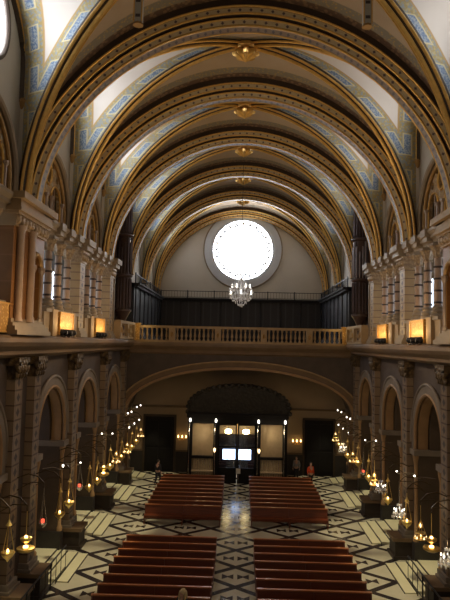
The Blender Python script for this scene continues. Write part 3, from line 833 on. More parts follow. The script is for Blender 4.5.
stall((7.72, 50.2, 9.95), 14.2, -pi / 2, 'dark choir stalls with lean canopy along the right gallery wall', H=4.25)
railing((0, 57.1, 14.2), 15.4, 'x', 'black iron railing running below the rose window')
railing((-7.65, 50.2, 14.2), 14.2, 'y', 'black iron railing on top of the left choir stalls', .28)
railing((7.65, 50.2, 14.2), 14.2, 'y', 'black iron railing on top of the right choir stalls', .28)

# organ
def organ(sx, label):
    t = thing('organ_tower', label, 'organ', (sx * 8.58, 38.9, 10.13), 0, 'organ towers beside the choir')
    S = lambda x: -sx * x                     # local x grows into the nave
    pm = 'pipe_metal' if sx > 0 else 'pipe_dark'
    cx_, cy_ = S(.78), .6
    MB().box(S(0), S(.5), .9, 3.3, 0, 2.4).build('lower_case', 'organ_case', t)
    MB().box(S(0), S(.45), .9, 3.3, 2.4, 8.3).build('upper_case', 'organ_case', t)
    MB().box(S(0), S(.72), .85, 3.35, 2.4, 2.55).build('ledge', 'organ_case', t)
    MB().box(S(0), S(.3), .2, .9, 0, 8.9).build('side_case', 'organ_case', t)
    MB().lathe([(.2, 0), (.16, .2), (.14, 1.0), (.3, 1.4), (.5, 1.75), (.56, 1.8), (.56, 1.9)], (cx_, cy_, 0), 16).build('turret_foot', 'organ_case', t)
    MB().lathe([(.42, 1.9), (.42, 4.1), (.36, 4.2), (.36, 8.6), (.2, 8.9), (.05, 9.5)], (cx_, cy_, 0), 16).build('turret_core', 'organ_case', t)
    for z in (4.05, 6.75): MB().lathe([(.5, z), (.58, z + .06), (.58, z + .14), (.5, z + .18)], (cx_, cy_, 0), 16).build('turret_ring', 'organ_case', t)
    for k_ in range(14):
        a = 2 * pi * k_ / 14; px, py = cx_ + .46 * cos(a), cy_ + .46 * sin(a)
        MB().lathe([(.02, 1.9), (.065, 2.1), (.065, 3.9), (.04, 4.0)], (px, py, 0), 8).build('pipe', 'pipe_dark', t)
        h = 2.0 + .35 * cos(k_ * pi / 2)
        MB().lathe([(.02, 4.25), (.07, 4.5), (.07, 4.3 + h), (.04, 4.35 + h)], (px, py, 0), 8).build('pipe', pm, t)
        MB().lathe([(.02, 6.95), (.055, 7.1), (.055, 8.5 + .25 * cos(k_ * pi / 2)), (.03, 8.9)], (cx_ + .4 * cos(a), cy_ + .4 * sin(a), 0), 8).build('pipe', 'pipe_dark', t)
    for j in range(7):
        y = 1.15 + j * .33; h = 2.6 + .5 * cos(j * pi / 3)
        MB().lathe([(.02, 2.55), (.1, 2.85), (.1, 2.85 + h), (.06, 2.9 + h)], (S(.58), y, 0), 10).build('pipe', 'pipe_dark', t)
organ(-1, 'tall dark brown organ tower beside the left gallery columns')
organ(1, 'tall organ tower with silvery pipes beside the right gallery columns')

# ------------------------------------------------------------------ back walls and rose window
RZ, RC = 19.15, .1
mb = plate([(-8.7, 9.4), (8.7, 9.4), (8.7, 24.2), (-8.7, 24.2)], [circ(RC, RZ, 2.98, 48)], .6, lambda u, v_, w: (u, 58.6 + w, v_))
struct(mb.build('wall_back', 'pale_wall'))
w_ = struct(MB().sweep([(2.94, -.05), (3.2, -.12), (3.85, -.1), (3.85, .02), (2.94, .5)], [(lambda a, b_, th=2 * pi * i / 64: (RC + a * cos(th), 58.6 + b_, RZ + a * sin(th))) for i in range(65)], smooth=False).build('window_1', 'ring_stone'))
MB().sweep(ring_prof(3.86, -.1, .06), [(lambda a, b_, th=2 * pi * i / 64: (RC + a * cos(th), 58.6 + b_, RZ + a * sin(th))) for i in range(65)]).build('outer_moulding', 'grey_stone', w_)
MB().add([(RC + 2.97 * cos(2 * pi * i / 48), 59.0, RZ + 2.97 * sin(2 * pi * i / 48)) for i in range(48)], [tuple(range(48))]).build('glass', 'rose_glass', w_)
tr_ = MB()
for i in range(12):
    a = 2 * pi * i / 12; tr_.tube([(RC + .8 * cos(a), 58.85, RZ + .8 * sin(a)), (RC + 2.3 * cos(a), 58.85, RZ + 2.3 * sin(a))], .06, 6)
for r in (.8,): tr_.tube([(RC + r * cos(2 * pi * i / 32), 58.85, RZ + r * sin(2 * pi * i / 32)) for i in range(33)], .04, 6)
for i in range(24):
    a = 2 * pi * (i + .5) / 24; cxx, czz = RC + 2.78 * cos(a), RZ + 2.78 * sin(a)
    tr_.tube([(cxx + .36 * cos(a + pi / 2 + pi * j / 8) , 58.82, czz + .36 * sin(a + pi / 2 + pi * j / 8)) for j in range(9)], .1, 6)
tr_.build('stone_tracery', 'rose_lead', w_)
md = MB()
for x, z in ((-.55, 0), (.55, 0), (-1.1, -.9), (1.2, -.95), (1.7, -.1)): md.ball((RC + x, 58.9, RZ + z), .13, 10, 6, (1, .2, 1))
md.build('glass_medallion', 'rose_medallion', w_)

struct(plate([(-8.45, 0), (8.45, 0), (8.45, 9.1), (-8.45, 9.1)], [], .4, lambda u, v_, w: (u, 47 + w, v_)).build('wall_entrance', 'back_plaster'))
struct(MB().box(-8.45, 8.45, 46.9, 47, 0, 1.55).build('baseboard_entrance', 'dark_marble'))
struct(MB().box(-8.45, 8.45, 46.86, 47, 1.55, 1.68).build('trim_6', 'brown_stone'))
struct(MB().box(-8.45, 8.45, 46.86, 47, 4.9, 5.05).build('trim_7', 'brown_stone'))
for i, (x0, x1) in enumerate(((-7.2, -4.95), (5.1, 7.3))):
    d = struct(MB().box(x0, x1, 46.8, 46.9, 0, 4.2).build('door_%d' % (2 + i), 'black_wood'))
    fr_ = MB(); fr_.box(x0 - .15, x0, 46.78, 46.92, 0, 4.35).box(x1, x1 + .15, 46.78, 46.92, 0, 4.35).box(x0, x1, 46.78, 46.92, 4.2, 4.35)
    fr_.build('door_frame', 'dark_brown', d)
    pp = MB(); xm = (x0 + x1) / 2
    for a, b_ in ((x0 + .15, xm - .08), (xm + .08, x1 - .15)):
        for z0, z1 in ((.3, 1.8), (2.0, 3.9)): pp.box(a, b_, 46.76, 46.8, z0, z1)
    pp.build('door_panel', 'black_wood', d)

# glazed entrance vestibule
VY = 43.6
t = thing('entrance_vestibule', 'dark glazed entrance lobby with lit posts at the end of the aisle', 'vestibule', (-.0, VY, 0))
px_ = [-3.45, -1.6, 1.45, 3.35]
for x in px_:
    m = MB().box(x - .16, x + .16, -.1, .2, 0, 4.35); m.build('post', 'black_wood', t)
    l_ = MB().lathe([(.05, 4.3), (.07, 4.36), (.07, 4.46), (.03, 4.55)], (x, -.16, 0), 8).build('post_lamp', 'white_bulb', t)
    MB().tube([(x - .06, -.13, .2), (x - .06, -.13, 4.2)], .025, 6).build('steel_strip', 'silver', t)
MB().box(-3.7, 3.6, -.15, 3.15, 4.6, 4.9).build('cornice', 'black_wood', t)
MB().box(-3.6, 3.5, -.05, .1, 4.2, 4.6).build('lintel', 'black_wood', t)
for x in (-3.5, 3.4): MB().box(x - .05, x + .05, .2, 3.1, 0, 4.6).build('side_wall', 'black_wood', t)
for a, b_ in ((-3.29, -1.76), (1.61, 3.19)):
    cv = MB(); n = 22
    for i in range(n):
        x = a + (b_ - a) * (i + .5) / n; cv.lathe([(.036, 1.9), (.034, 4.15)], (x, .12 + .02 * sin(i * 1.7), 0), 6)
    cv.build('pleated_screen', 'curtain', t)
    MB().box(a, b_, -.04, .08, 1.72, 1.86).build('mid_rail', 'black_wood', t)
    MB().box(a, b_, .1, .14, .1, 1.72).build('lower_panel', 'curtain', t)
    br = MB()
    for i in range(9): x = a + (b_ - a) * (i + .5) / 9; br.tube([(x, .02, .1), (x, .02, 1.72)], .022, 6)
    br.build('steel_bars', 'silver', t)
    MB().box(a, b_, -.06, .1, 0, .12).build('bottom_rail', 'black_wood', t)
    MB().box(a, b_, -.3, .05, .82, .9).build('shelf', 'curtain', t)
    MB().lathe([(.02, 2.2), (.07, 2.3), (.08, 2.42), (.03, 2.5)], (a - .1 if a > 0 else b_ + .1, -.22, 0), 8).build('wall_lamp', 'bulb', t)
for x0, x1 in ((-1.44, -.09), (-.03, 1.29)):
    d = MB(); d.box(x0, x0 + .1, 0, .08, .0, 4.2).box(x1 - .1, x1, 0, .08, 0, 4.2).box(x0, x1, 0, .08, 4.08, 4.2).box(x0, x1, 0, .08, 0, 1.1).box(x0, x1, 0, .08, 2.55, 2.63)
    d = d.build('door_leaf', 'black_wood', t)
    MB().box(x0 + .1, x1 - .1, .03, .05, 1.1, 4.08).build('glass_pane', 'pane', d)
    hx_ = x1 - .2 if x0 < -.5 else x0 + .2
    MB().tube([(hx_, -.02, 1.2), (hx_, -.07, 1.25), (hx_, -.07, 1.65), (hx_, -.02, 1.7)], .02, 6).build('door_handle', 'silver', d)
d = struct(MB().box(-1.6, 1.5, 46.75, 46.88, 0, 3.0).build('door_1', 'black_wood'))
for a, b_ in ((-1.15, -.15), (.0, 1.0)): MB().box(a, b_, 46.7, 46.75, 1.1, 1.85).build('lit_pane', 'door_light', d)
for x in (-.75, .75 - .15):
    l_ = thing('ceiling_lantern', 'yellow glowing lantern inside the entrance lobby, ' + ('left' if x < 0 else 'right') + ' of the pair', 'lantern', (x, 46.2, 3.1), 0, 'lanterns in the entrance lobby')
    MB().lathe([(.1, 0), (.26, .08), (.26, .3), (.12, .36)], n=12).build('glass_shade', 'lantern_glow', l_)
    MB().tube([(0, 0, .36), (0, 0, 1.5)], .015, 6).build('chain', 'iron', l_)
# carved pediment
t = thing('carved_pediment', 'dark half-round carved canopy above the entrance lobby', 'canopy', (0, VY + .3, 4.9))
plate([(-3.75, 0)] + [(-3.75 * cos(pi * i / 24), 2.0 * sin(pi * i / 24) ** .8) for i in range(25)] + [(3.75, 0)], [], 2.6, lambda u, v_, w: (u, w, v_)).build('carved_body', 'carved_dark', t)
m = MB()
for i in range(25):
    th = pi * i / 24; m.ball((-3.7 * cos(th), -.03, 1.97 * max(0, sin(th)) ** .8 + .06), .17, 8, 6, (1, .6, 1))
m.build('leaf_crest', 'carved_dark', t)

# wall sconces on the entrance wall
sc0 = None
for sx, nm in ((-1, 'left'), (1, 'right')):
    lb = f'small gilded candle sconce on the entrance wall {nm} of the lobby'
    if sc0 is None:
        sc0 = thing('wall_sconce', lb, 'wall lamp', (-4.3, 46.99, 2.5), 0, 'sconces on the entrance wall')
        MB().lathe([(.12, 0), (.1, -.04), (.03, -.06)], n=12, axis='y').build('back_plate', 'gold', sc0)
        for a in (-.3, 0, .3):
            MB().tube([(0, -.05, 0), (a * .6, -.2, -.08), (a, -.3, .02), (a, -.3, .14)], .02, 6).build('arm', 'gold', sc0)
            MB().lathe([(.03, .14), (.05, .2), (.03, .3), (.01, .34)], (a, -.3, 0), 8).build('candle_bulb', 'flame', sc0)
    else: dup(sc0, (4.5, 46.99, 2.4), 0, lb)

# ------------------------------------------------------------------ benches
bn0 = None
def make_bench(lb):
    t = thing('church_bench', lb, 'bench', (0, 0, 0), 0, 'rows of wooden church benches')
    w = 2.1
    MB().box(-w, w, -.22, .2, .42, .47).build('seat', 'bench_wood', t)
    m = MB(); m.add([(-w, .2, .46), (w, .2, .46), (w, .24, .46), (-w, .24, .46), (-w, .3, .93), (w, .3, .93), (w, .34, .93), (-w, .34, .93)], [(0, 1, 2, 3), (4, 7, 6, 5), (0, 4, 5, 1), (2, 6, 7, 3), (0, 3, 7, 4), (1, 5, 6, 2)])
    m.build('backrest', 'bench_wood', t)
    MB().box(-w - .02, w + .02, .26, .39, .92, .965).build('top_rail', 'bench_edge_highlight', t)
    MB().box(-w, w, -.22, -.19, .33, .42).build('seat_apron', 'bench_wood', t)
    for x in (-w, -.02, w - .05):
        m = MB(); m.add([(x + dx, y, z) for dx in (0, .05) for (y, z) in ((-.24, 0), (.36, 0), (.37, .92), (.24, .92), (.17, .5), (-.24, .5))],
                        [(0, 1, 2, 3, 4, 5), (11, 10, 9, 8, 7, 6)] + [(i, i + 6, (i + 1) % 6 + 6, (i + 1) % 6) for i in range(6)])
        m.build('end_panel', 'bench_wood', t)
    return t
for blk, (cxx, y0, n, nm) in enumerate(((-3.0, 20.45, 9, 'near left'), (2.92, 20.45, 9, 'near right'), (-2.98, 33.45, 9, 'far left'), (2.9, 33.45, 9, 'far right'))):
    for i in range(n):
        lb = f'long dark red wooden bench, row {ORD[i]} from the camera in the {nm} block'.replace('row nearest from the camera', 'row nearest the camera')
        loc = (cxx, y0 + .24 + i * .95, 0)
        if bn0 is None: bn0 = make_bench(lb); bn0.location = loc
        else: dup(bn0, loc, 0, lb)

# ------------------------------------------------------------------ hanging lamps
def bracket(t, sx, h, reach):
    MB().tube([(sx * reach, 0, h + .35), (sx * reach * .6, 0, h + .5), (sx * reach * .25, 0, h + .42), (0, 0, h + .18), (0, 0, h)], .025, 6).build('bracket', 'dark_bronze', t)
    MB().tube([(sx * reach, 0, h - .1), (sx * reach * .5, 0, h + .2), (0, 0, h + .2)], .018, 6).build('bracket_brace', 'dark_bronze', t)
def make_votive(lb, sx, kind, h=1.25, reach=1.0):
    t = thing('votive_lamp', lb, 'hanging lamp', (0, 0, 0), 0, 'hanging votive lamps along the arcades')
    bracket(t, sx, h, reach)
    if kind == 'bowl':
        MB().lathe([(.02, -.2), (.05, -.14), (.16, -.04), (.22, .06), (.21, .1), (.17, .1)], n=14).build('bowl', 'gold_bright', t)
        c = MB()
        for a in range(3): c.tube([(.2 * cos(a * 2.1), .2 * sin(a * 2.1), .08), (.03 * cos(a * 2.1), .03 * sin(a * 2.1), h * .75)], .012, 5)
        c.tube([(0, 0, h * .75), (0, 0, h)], .012, 5); c.build('chains', 'gold_bright', t)
        MB().lathe([(.1, h * .72), (.04, h * .8), (.02, h * .86)], n=10).build('crown', 'gold_bright', t)
        MB().lathe([(.035, .06), (.042, .11), (.03, .16), (.008, .19)], n=8).build('flame_glass', 'flame', t)
    elif kind == 'tiers':
        for z, r in ((0, .3), (.32, .19)):
            MB().lathe([(r * .5, z - .1), (r, z - .02), (r, z + .05), (r * .8, z + .06)], n=14).build('basin', 'gold_bright', t)
            MB().lathe([(r * .3, z + .04), (r * .28, z + .1), (.02, z + .13)], n=10).build('flame_glass', 'flame', t)
        MB().tube([(0, 0, .4), (0, 0, h)], .014, 5).build('chain', 'gold_bright', t)
    elif kind == 'crystal':
        m = MB(); fl_ = MB()
        for j, (z, r, n) in enumerate(((0, .3, 12), (.14, .24, 9), (.3, .16, 7), (.5, .08, 4))):
            for i in range(n):
                a = 2 * pi * i / n + j
                m.ball((r * cos(a), r * sin(a), z - .06), .034, 6, 4, (1, 1, 1.8))
        m.build('crystal_drops', 'crystal', t)['kind'] = 'stuff'
        MB().tube([(0, 0, -.15), (0, 0, h)], .016, 5).build('stem', 'silver', t)
        for i in range(5): a = 2 * pi * i / 5; MB().lathe([(.016, .2), (.02, .25), (.004, .3)], (.22 * cos(a), .22 * sin(a), 0), 6).build('candle_bulb', 'white_bulb', t)
        MB().lathe([(.3, -.03), (.32, 0), (.3, .03), (.28, 0)], n=16).build('ring', 'silver', t)
    elif kind == 'pyramid':
        for z, r in ((0, .26), (.22, .17), (.42, .09)):
            MB().lathe([(r, z - .02), (r + .02, z), (r, z + .02), (r - .02, z)], n=14).build('ring', 'gold_bright', t)
        c = MB()
        for a in range(4): c.tube([(.26 * cos(a * pi / 2), .26 * sin(a * pi / 2), 0), (0, 0, .72)], .012, 5)
        c.tube([(0, 0, .72), (0, 0, h)], .012, 5); c.build('chains', 'gold_bright', t)
        for i in range(5): a = 2 * pi * i / 5; MB().lathe([(.018, .02), (.022, .06), (.005, .11)], (.22 * cos(a), .22 * sin(a), 0), 6).build('candle_bulb', 'bulb', t)
        MB().lathe([(.02, .42), (.045, .5), (.005, .58)], n=6).build('candle_bulb', 'bulb', t)
    elif kind == 'red':
        MB().lathe([(.02, -.16), (.1, -.1), (.16, 0), (.15, .04)], n=12).build('dish', 'silver', t)
        MB().lathe([(.06, .02), (.07, .08), (.065, .14), (.05, .15)], n=10).build('glass_cup', 'tinted_glass', t)
        c = MB()
        for a in range(3): c.tube([(.15 * cos(a * 2.1), .15 * sin(a * 2.1), .03), (0, 0, h * .8)], .01, 5)
        c.tube([(0, 0, h * .8), (0, 0, h)], .01, 5); c.build('chains', 'silver', t)
    return t
protos = {}
DESC = {'bowl': 'gilded bowl lamp on three chains', 'tiers': 'two-tier gilded basin lamp with glowing glass', 'crystal': 'small crystal chandelier with dangling drops', 'pyramid': 'pyramid-shaped lamp of tapering candle rings', 'red': 'silver dish lamp with a red glass cup'}
def place_lamp(sx, sn, kind, y, z, x, lb):
    key = (sx, kind)
    if key not in protos: protos[key] = make_votive(lb, sx, kind); protos[key].location = (sx * x, y, z)
    else: dup(protos[key], (sx * x, y, z), 0, lb)
lampsL = [('bowl', 18.9, 3.3), ('tiers', 20.5, 2.95), ('red', 22.2, 3.3), ('bowl', 24.3, 3.0), ('bowl', 25.6, 3.1), ('red', 27.2, 3.4), ('bowl', 29.0, 2.95), ('bowl', 30.6, 2.9), ('tiers', 32.0, 2.95),
          ('bowl', 33.6, 3.0), ('pyramid', 35.2, 2.95), ('bowl', 36.8, 2.9), ('pyramid', 38.6, 2.9), ('bowl', 40.3, 2.9), ('bowl', 42.0, 3.0), ('pyramid', 43.8, 3.1)]
lampsR = [('crystal', 20.7, 2.85), ('tiers', 22.4, 2.75), ('pyramid', 23.7, 2.7), ('bowl', 25.6, 2.7), ('crystal', 26.8, 2.7), ('bowl', 28.8, 2.8), ('crystal', 30.2, 2.95), ('pyramid', 31.6, 2.9), ('bowl', 33.0, 2.9),
          ('red', 34.4, 2.9), ('bowl', 35.9, 3.1), ('pyramid', 37.5, 2.9), ('bowl', 39.3, 2.9), ('crystal', 41.0, 2.95), ('bowl', 42.7, 3.0), ('pyramid', 44.2, 3.1)]
for (sx, sn), L_ in zip(SIDES, (lampsL, lampsR)):
    for i, (kind, y, z) in enumerate(L_):
        place_lamp(sx, sn, kind, y, z, 7.05, f'{DESC[kind]}, {ORD[i]} lamp along the {sn} arcade')
# small bracket lights higher up on the piers
bl0 = None
for sx, sn in SIDES:
    for i, (y, z) in enumerate(((25.2, 4.7), (28.0, 4.3), (32.2, 5.0), (34.9, 4.6), (39.6, 5.2), (40.9, 5.15), (43.0, 5.25), (44.6, 5.2), (40.2, 4.2), (42.2, 4.2), (44.2, 4.2))):
        lb = f'small white glass bracket light {"high" if z > 4.5 else "lower down"} on the {sn} arcade, {ORD[i if i < 8 else i - 8]} {"of the upper row" if i < 8 else "of the lower row"}'
        loc = (sx * 7.25, y, z)
        if bl0 is None:
            bl0 = thing('bracket_light', lb, 'wall light', loc, 0 if sx < 0 else pi, 'bracket lights on the arcades')
            MB().tube([(-.85, 0, -.1), (-.4, 0, -.02), (-.05, 0, -.12), (0, 0, 0)], .018, 6).build('arm', 'silver', bl0)
            MB().lathe([(.03, 0), (.04, .03), (.038, .08), (.02, .11)], n=8).build('glass_shade', 'white_bulb', bl0)
        else: dup(bl0, loc, 0 if sx < 0 else pi, lb, scale=(1, .6, .6) if i < 4 else (1, .85, .85))

# big crystal chandelier below the third boss
t = thing('crystal_chandelier', 'sparkling crystal chandelier hanging in front of the rose window', 'chandelier', (0, 40.1, 12.85))
MB().tube([(0, 0, 1.6), (0, 0, 9.35)], .018, 6).build('chain', 'iron', t)
MB().lathe([(.03, -.1), (.1, 0), (.05, .3), (.12, .5), (.05, .8), (.08, 1.1), (.03, 1.6)], n=10).build('stem', 'crystal', t)
for i in range(12):
    a = 2 * pi * i / 12; r = .78 if i % 2 else .6; z = .4 if i % 2 else .85
    MB().tube([(.05 * cos(a), .05 * sin(a), .25), (r * .5 * cos(a), r * .5 * sin(a), z - .35), (r * .9 * cos(a), r * .9 * sin(a), z - .2), (r * cos(a), r * sin(a), z)], .018, 5).build('arm', 'crystal', t)
    MB().lathe([(.02, z), (.06, z + .02), (.02, z + .06), (.02, z + .15), (.025, z + .2), (.004, z + .26)], (r * cos(a), r * sin(a), 0), 8).build('candle_bulb', 'white_bulb', t)
m = MB()
for z, r, n in ((1.45, .1, 8), (1.3, .2, 10), (1.1, .4, 14), (.95, .62, 20), (.75, .74, 24), (.55, .8, 26), (.35, .78, 24), (.15, .7, 22), (-.02, .56, 18), (-.16, .38, 14), (-.28, .2, 10), (-.38, .08, 5), (.8, .35, 12), (.45, .42, 14), (.1, .35, 12)):
    for i in range(n):
        a = 2 * pi * i / n + z * 3; rr = r * random.uniform(.92, 1.08); m.ball((rr * cos(a), rr * sin(a), z + random.uniform(-.05, .05)), .036, 6, 4, (1, 1, 1.9))
c = m.build('crystal_drops', 'crystal', t); c['kind'] = 'stuff'

# pale hanging posts in the near vault
hp0 = None
for x, nm in ((-2.85, 'left'), (3.15, 'right')):
    lb = f'pale hanging post with dark squares high up at the top {nm} of the view'
    if hp0 is None:
        hp0 = thing('hanging_post', lb, 'hanging post', (x, 15.2, 18.35), 0, 'hanging posts of the near arch')
        MB().box(-.11, .11, -.11, .11, 0, 4.6).build('shaft', 'upper_plaster', hp0)
        for i in range(7): MB().box(-.06, .06, -.118, .118, .12 + i * .4, .2 + i * .4).build('dark_inlay', 'dark_ring', hp0)
        for a in (-.1, .1): MB().tube([(a, -.11, 0), (a, -.11, 4.4)], .02, 6).build('gold_edge', 'gold', hp0)
        MB().lathe([(.14, -.06), (.12, 0), (.1, .04)], n=8).build('foot', 'gold_old', hp0)
    else: dup(hp0, (x, 15.2, 18.35), 0, lb)

# ------------------------------------------------------------------ dark handrail near left and near right
for sx, sn in SIDES:
    t = thing('stair_railing', f'dark iron railing sloping down beside the near {sn} chapel steps', 'railing', (sx * 7.35, 22.2, 0), 0, 'iron railings before the near chapels')
    MB().tube([(0, -3.2, 1.0), (0, 0, 1.05), (0, 4.3, 1.1)], .035, 6).build('handrail', 'iron', t)
    MB().tube([(0, -3.2, .2), (0, 4.3, .2)], .02, 6).build('lower_rail', 'iron', t)
    for i in range(12): y = -3.2 + 7.5 * i / 11; MB().tube([(0, y, 0), (0, y, 1.03 + .012 * i * .7)], .014 if i % 4 else .03, 6).build('upright', 'iron', t)

# ------------------------------------------------------------------ people
def skin_body(pts, edges, root):
    me = bpy.data.meshes.new('tmp'); names = list(pts)
    me.from_pydata([pts[k_][0] for k_ in names], [(names.index(a), names.index(b)) for a, b in edges], [])
    o = bpy.data.objects.new('tmp', me); COL.objects.link(o)
    md_ = o.modifiers.new('s', 'SKIN'); md_.use_smooth_shade = True
    for i, k_ in enumerate(names):
        sv = me.skin_vertices[0].data[i]; r = pts[k_][1]; sv.radius = r if isinstance(r, tuple) else (r, r); sv.use_root = (k_ == root)
    sb = o.modifiers.new('u', 'SUBSURF'); sb.levels = 1
    dg = bpy.context.evaluated_depsgraph_get(); m2 = bpy.data.meshes.new_from_object(o.evaluated_get(dg))
    mb = MB(); mb.add([tuple(v.co) for v in m2.vertices], [tuple(p_.vertices) for p_ in m2.polygons], smooth=True)
    bpy.data.objects.remove(o); bpy.data.meshes.remove(me); bpy.data.meshes.remove(m2)
    return mb
def head(mb, c, s=1., face=-1):
    x, y, z = c
    mb.ball((x, y, z), .095 * s, 14, 10, (.82, 1.0, 1.22)); mb.ball((x, y + face * .055, z - .055), .055 * s, 10, 8, (.85, .8, .9))
    mb.lathe([(.004, .0), (.014, -.03), (.018, -.045), (.006, -.05)], (x, y + face * .098, z + .02), 8)      # nose
    for s2 in (-1, 1): mb.ball((x + s2 * .078, y + .005, z), .022, 8, 6, (.4, .8, 1.3))
    mb.tube([(x - .025, y + face * .094, z - .055), (x, y + face * .1, z - .057), (x + .025, y + face * .094, z - .055)], .006, 5)
    return mb
def eyes(c, face, parent):
    e = MB()
    for s2 in (-1, 1): e.ball((c[0] + s2 * .03, c[1] + face * .085, c[2] + .008), .011, 8, 6)
    e.build('eyes', 'hair_dark', parent)
def fingers(mb, wrist, d, sx):
    """palm and five tapered curled fingers hanging along d from the wrist"""
    w = Vector(wrist); d = Vector(d).normalized(); side = Vector((0, 1, 0)) if abs(d.y) < .8 else Vector((0, 0, 1)); side = (side - d * side.dot(d)).normalized(); inn = Vector((-sx, 0, 0))
    mb.tube([w, w + d * .04, w + d * .085], [.022, .03, .027], 8)
    for i, (o_, l) in enumerate(((-.028, .066), (-.01, .076), (.01, .07), (.027, .056))):
        a = w + d * .078 + side * o_; mb.tube([a, a + d * l * .5 + inn * .006, a + d * l * .85 + inn * .02, a + d * l + inn * .032], [.0095, .009, .008, .006], 6)
    a = w + d * .025 - side * .024; mb.tube([a, a + d * .03 - side * .022, a + d * .06 - side * .026 + inn * .008], [.011, .010, .007], 6)
def standing(name_label, loc, rz, top_mat, leg_mat, hair_mat, stride=.08, height=1.72):
    t = thing('person', name_label, 'person', loc, rz, None); s = height / 1.72; t.scale = (s, s, s)
    mb = skin_body({'pel': ((0, 0, .93), (.15, .11)), 'ch': ((0, 0, 1.28), (.17, .11)), 'nk': ((0, 0, 1.47), .055), 'hd': ((0, -.01, 1.56), .05),
        'shl': ((-.18, 0, 1.4), .06), 'ell': ((-.24, .03, 1.13), .043), 'wrl': ((-.25, -.04, .88), .028), 'shr': ((.18, 0, 1.4), .06), 'elr': ((.24, .03, 1.13), .043), 'wrr': ((.25, -.04, .88), .028),
        'hpl': ((-.09, 0, .86), .1), 'knl': ((-.1, -stride, .48), .062), 'anl': ((-.1, -stride * .8, .09), .04), 'tol': ((-.11, -stride - .16, .035), .035),
        'hpr': ((.09, 0, .86), .1), 'knr': ((.1, stride * .3, .48), .062), 'anr': ((.1, stride * 1.4, .09), .04), 'tor': ((.11, stride - .12, .035), .035)},
        [('pel', 'ch'), ('ch', 'nk'), ('nk', 'hd'), ('ch', 'shl'), ('shl', 'ell'), ('ell', 'wrl'), ('ch', 'shr'), ('shr', 'elr'), ('elr', 'wrr'), ('pel', 'hpl'), ('hpl', 'knl'), ('knl', 'anl'), ('anl', 'tol'), ('pel', 'hpr'), ('hpr', 'knr'), ('knr', 'anr'), ('anr', 'tor')], 'pel')
    head(mb, (0, -.01, 1.62)); fingers(mb, (-.25, -.045, .87), (0, -.1, -1), -1); fingers(mb, (.25, -.045, .87), (0, -.1, -1), 1)
    mb.build('body', 'skin', t); eyes((0, -.01, 1.62), -1, t)
    sh = skin_body({'pel': ((0, 0, .9), (.165, .125)), 'ch': ((0, 0, 1.28), (.185, .125)), 'nk': ((0, 0, 1.43), .07), 'shl': ((-.18, 0, 1.4), .072), 'ell': ((-.24, .03, 1.13), .055), 'wrl': ((-.25, -.03, .93), .04), 'shr': ((.18, 0, 1.4), .072), 'elr': ((.24, .03, 1.13), .055), 'wrr': ((.25, -.03, .93), .04)},
        [('pel', 'ch'), ('ch', 'nk'), ('ch', 'shl'), ('shl', 'ell'), ('ell', 'wrl'), ('ch', 'shr'), ('shr', 'elr'), ('elr', 'wrr')], 'pel'); sh.build('shirt', top_mat, t)
    tr2 = skin_body({'pel': ((0, 0, .95), (.155, .115)), 'hpl': ((-.09, 0, .85), .112), 'knl': ((-.1, -stride, .48), .076), 'anl': ((-.1, -stride * .8, .1), .056), 'hpr': ((.09, 0, .85), .112), 'knr': ((.1, stride * .3, .48), .076), 'anr': ((.1, stride * 1.4, .1), .056)},
        [('pel', 'hpl'), ('hpl', 'knl'), ('knl', 'anl'), ('pel', 'hpr'), ('hpr', 'knr'), ('knr', 'anr')], 'pel'); tr2.build('trousers', leg_mat, t)
    so = MB()
    for x_, y_ in ((-.1, -stride * .8), (.1, stride * 1.4)): so.ball((x_, y_ - .07, .045), .05, 10, 6, (.95, 2.5, .9))
    so.build('shoes', 'hair_dark', t)
    MB().ball((0, .012, 1.65), .1, 14, 10, (.88, 1.0, 1.1)).build('hair', hair_mat, t)
    return t
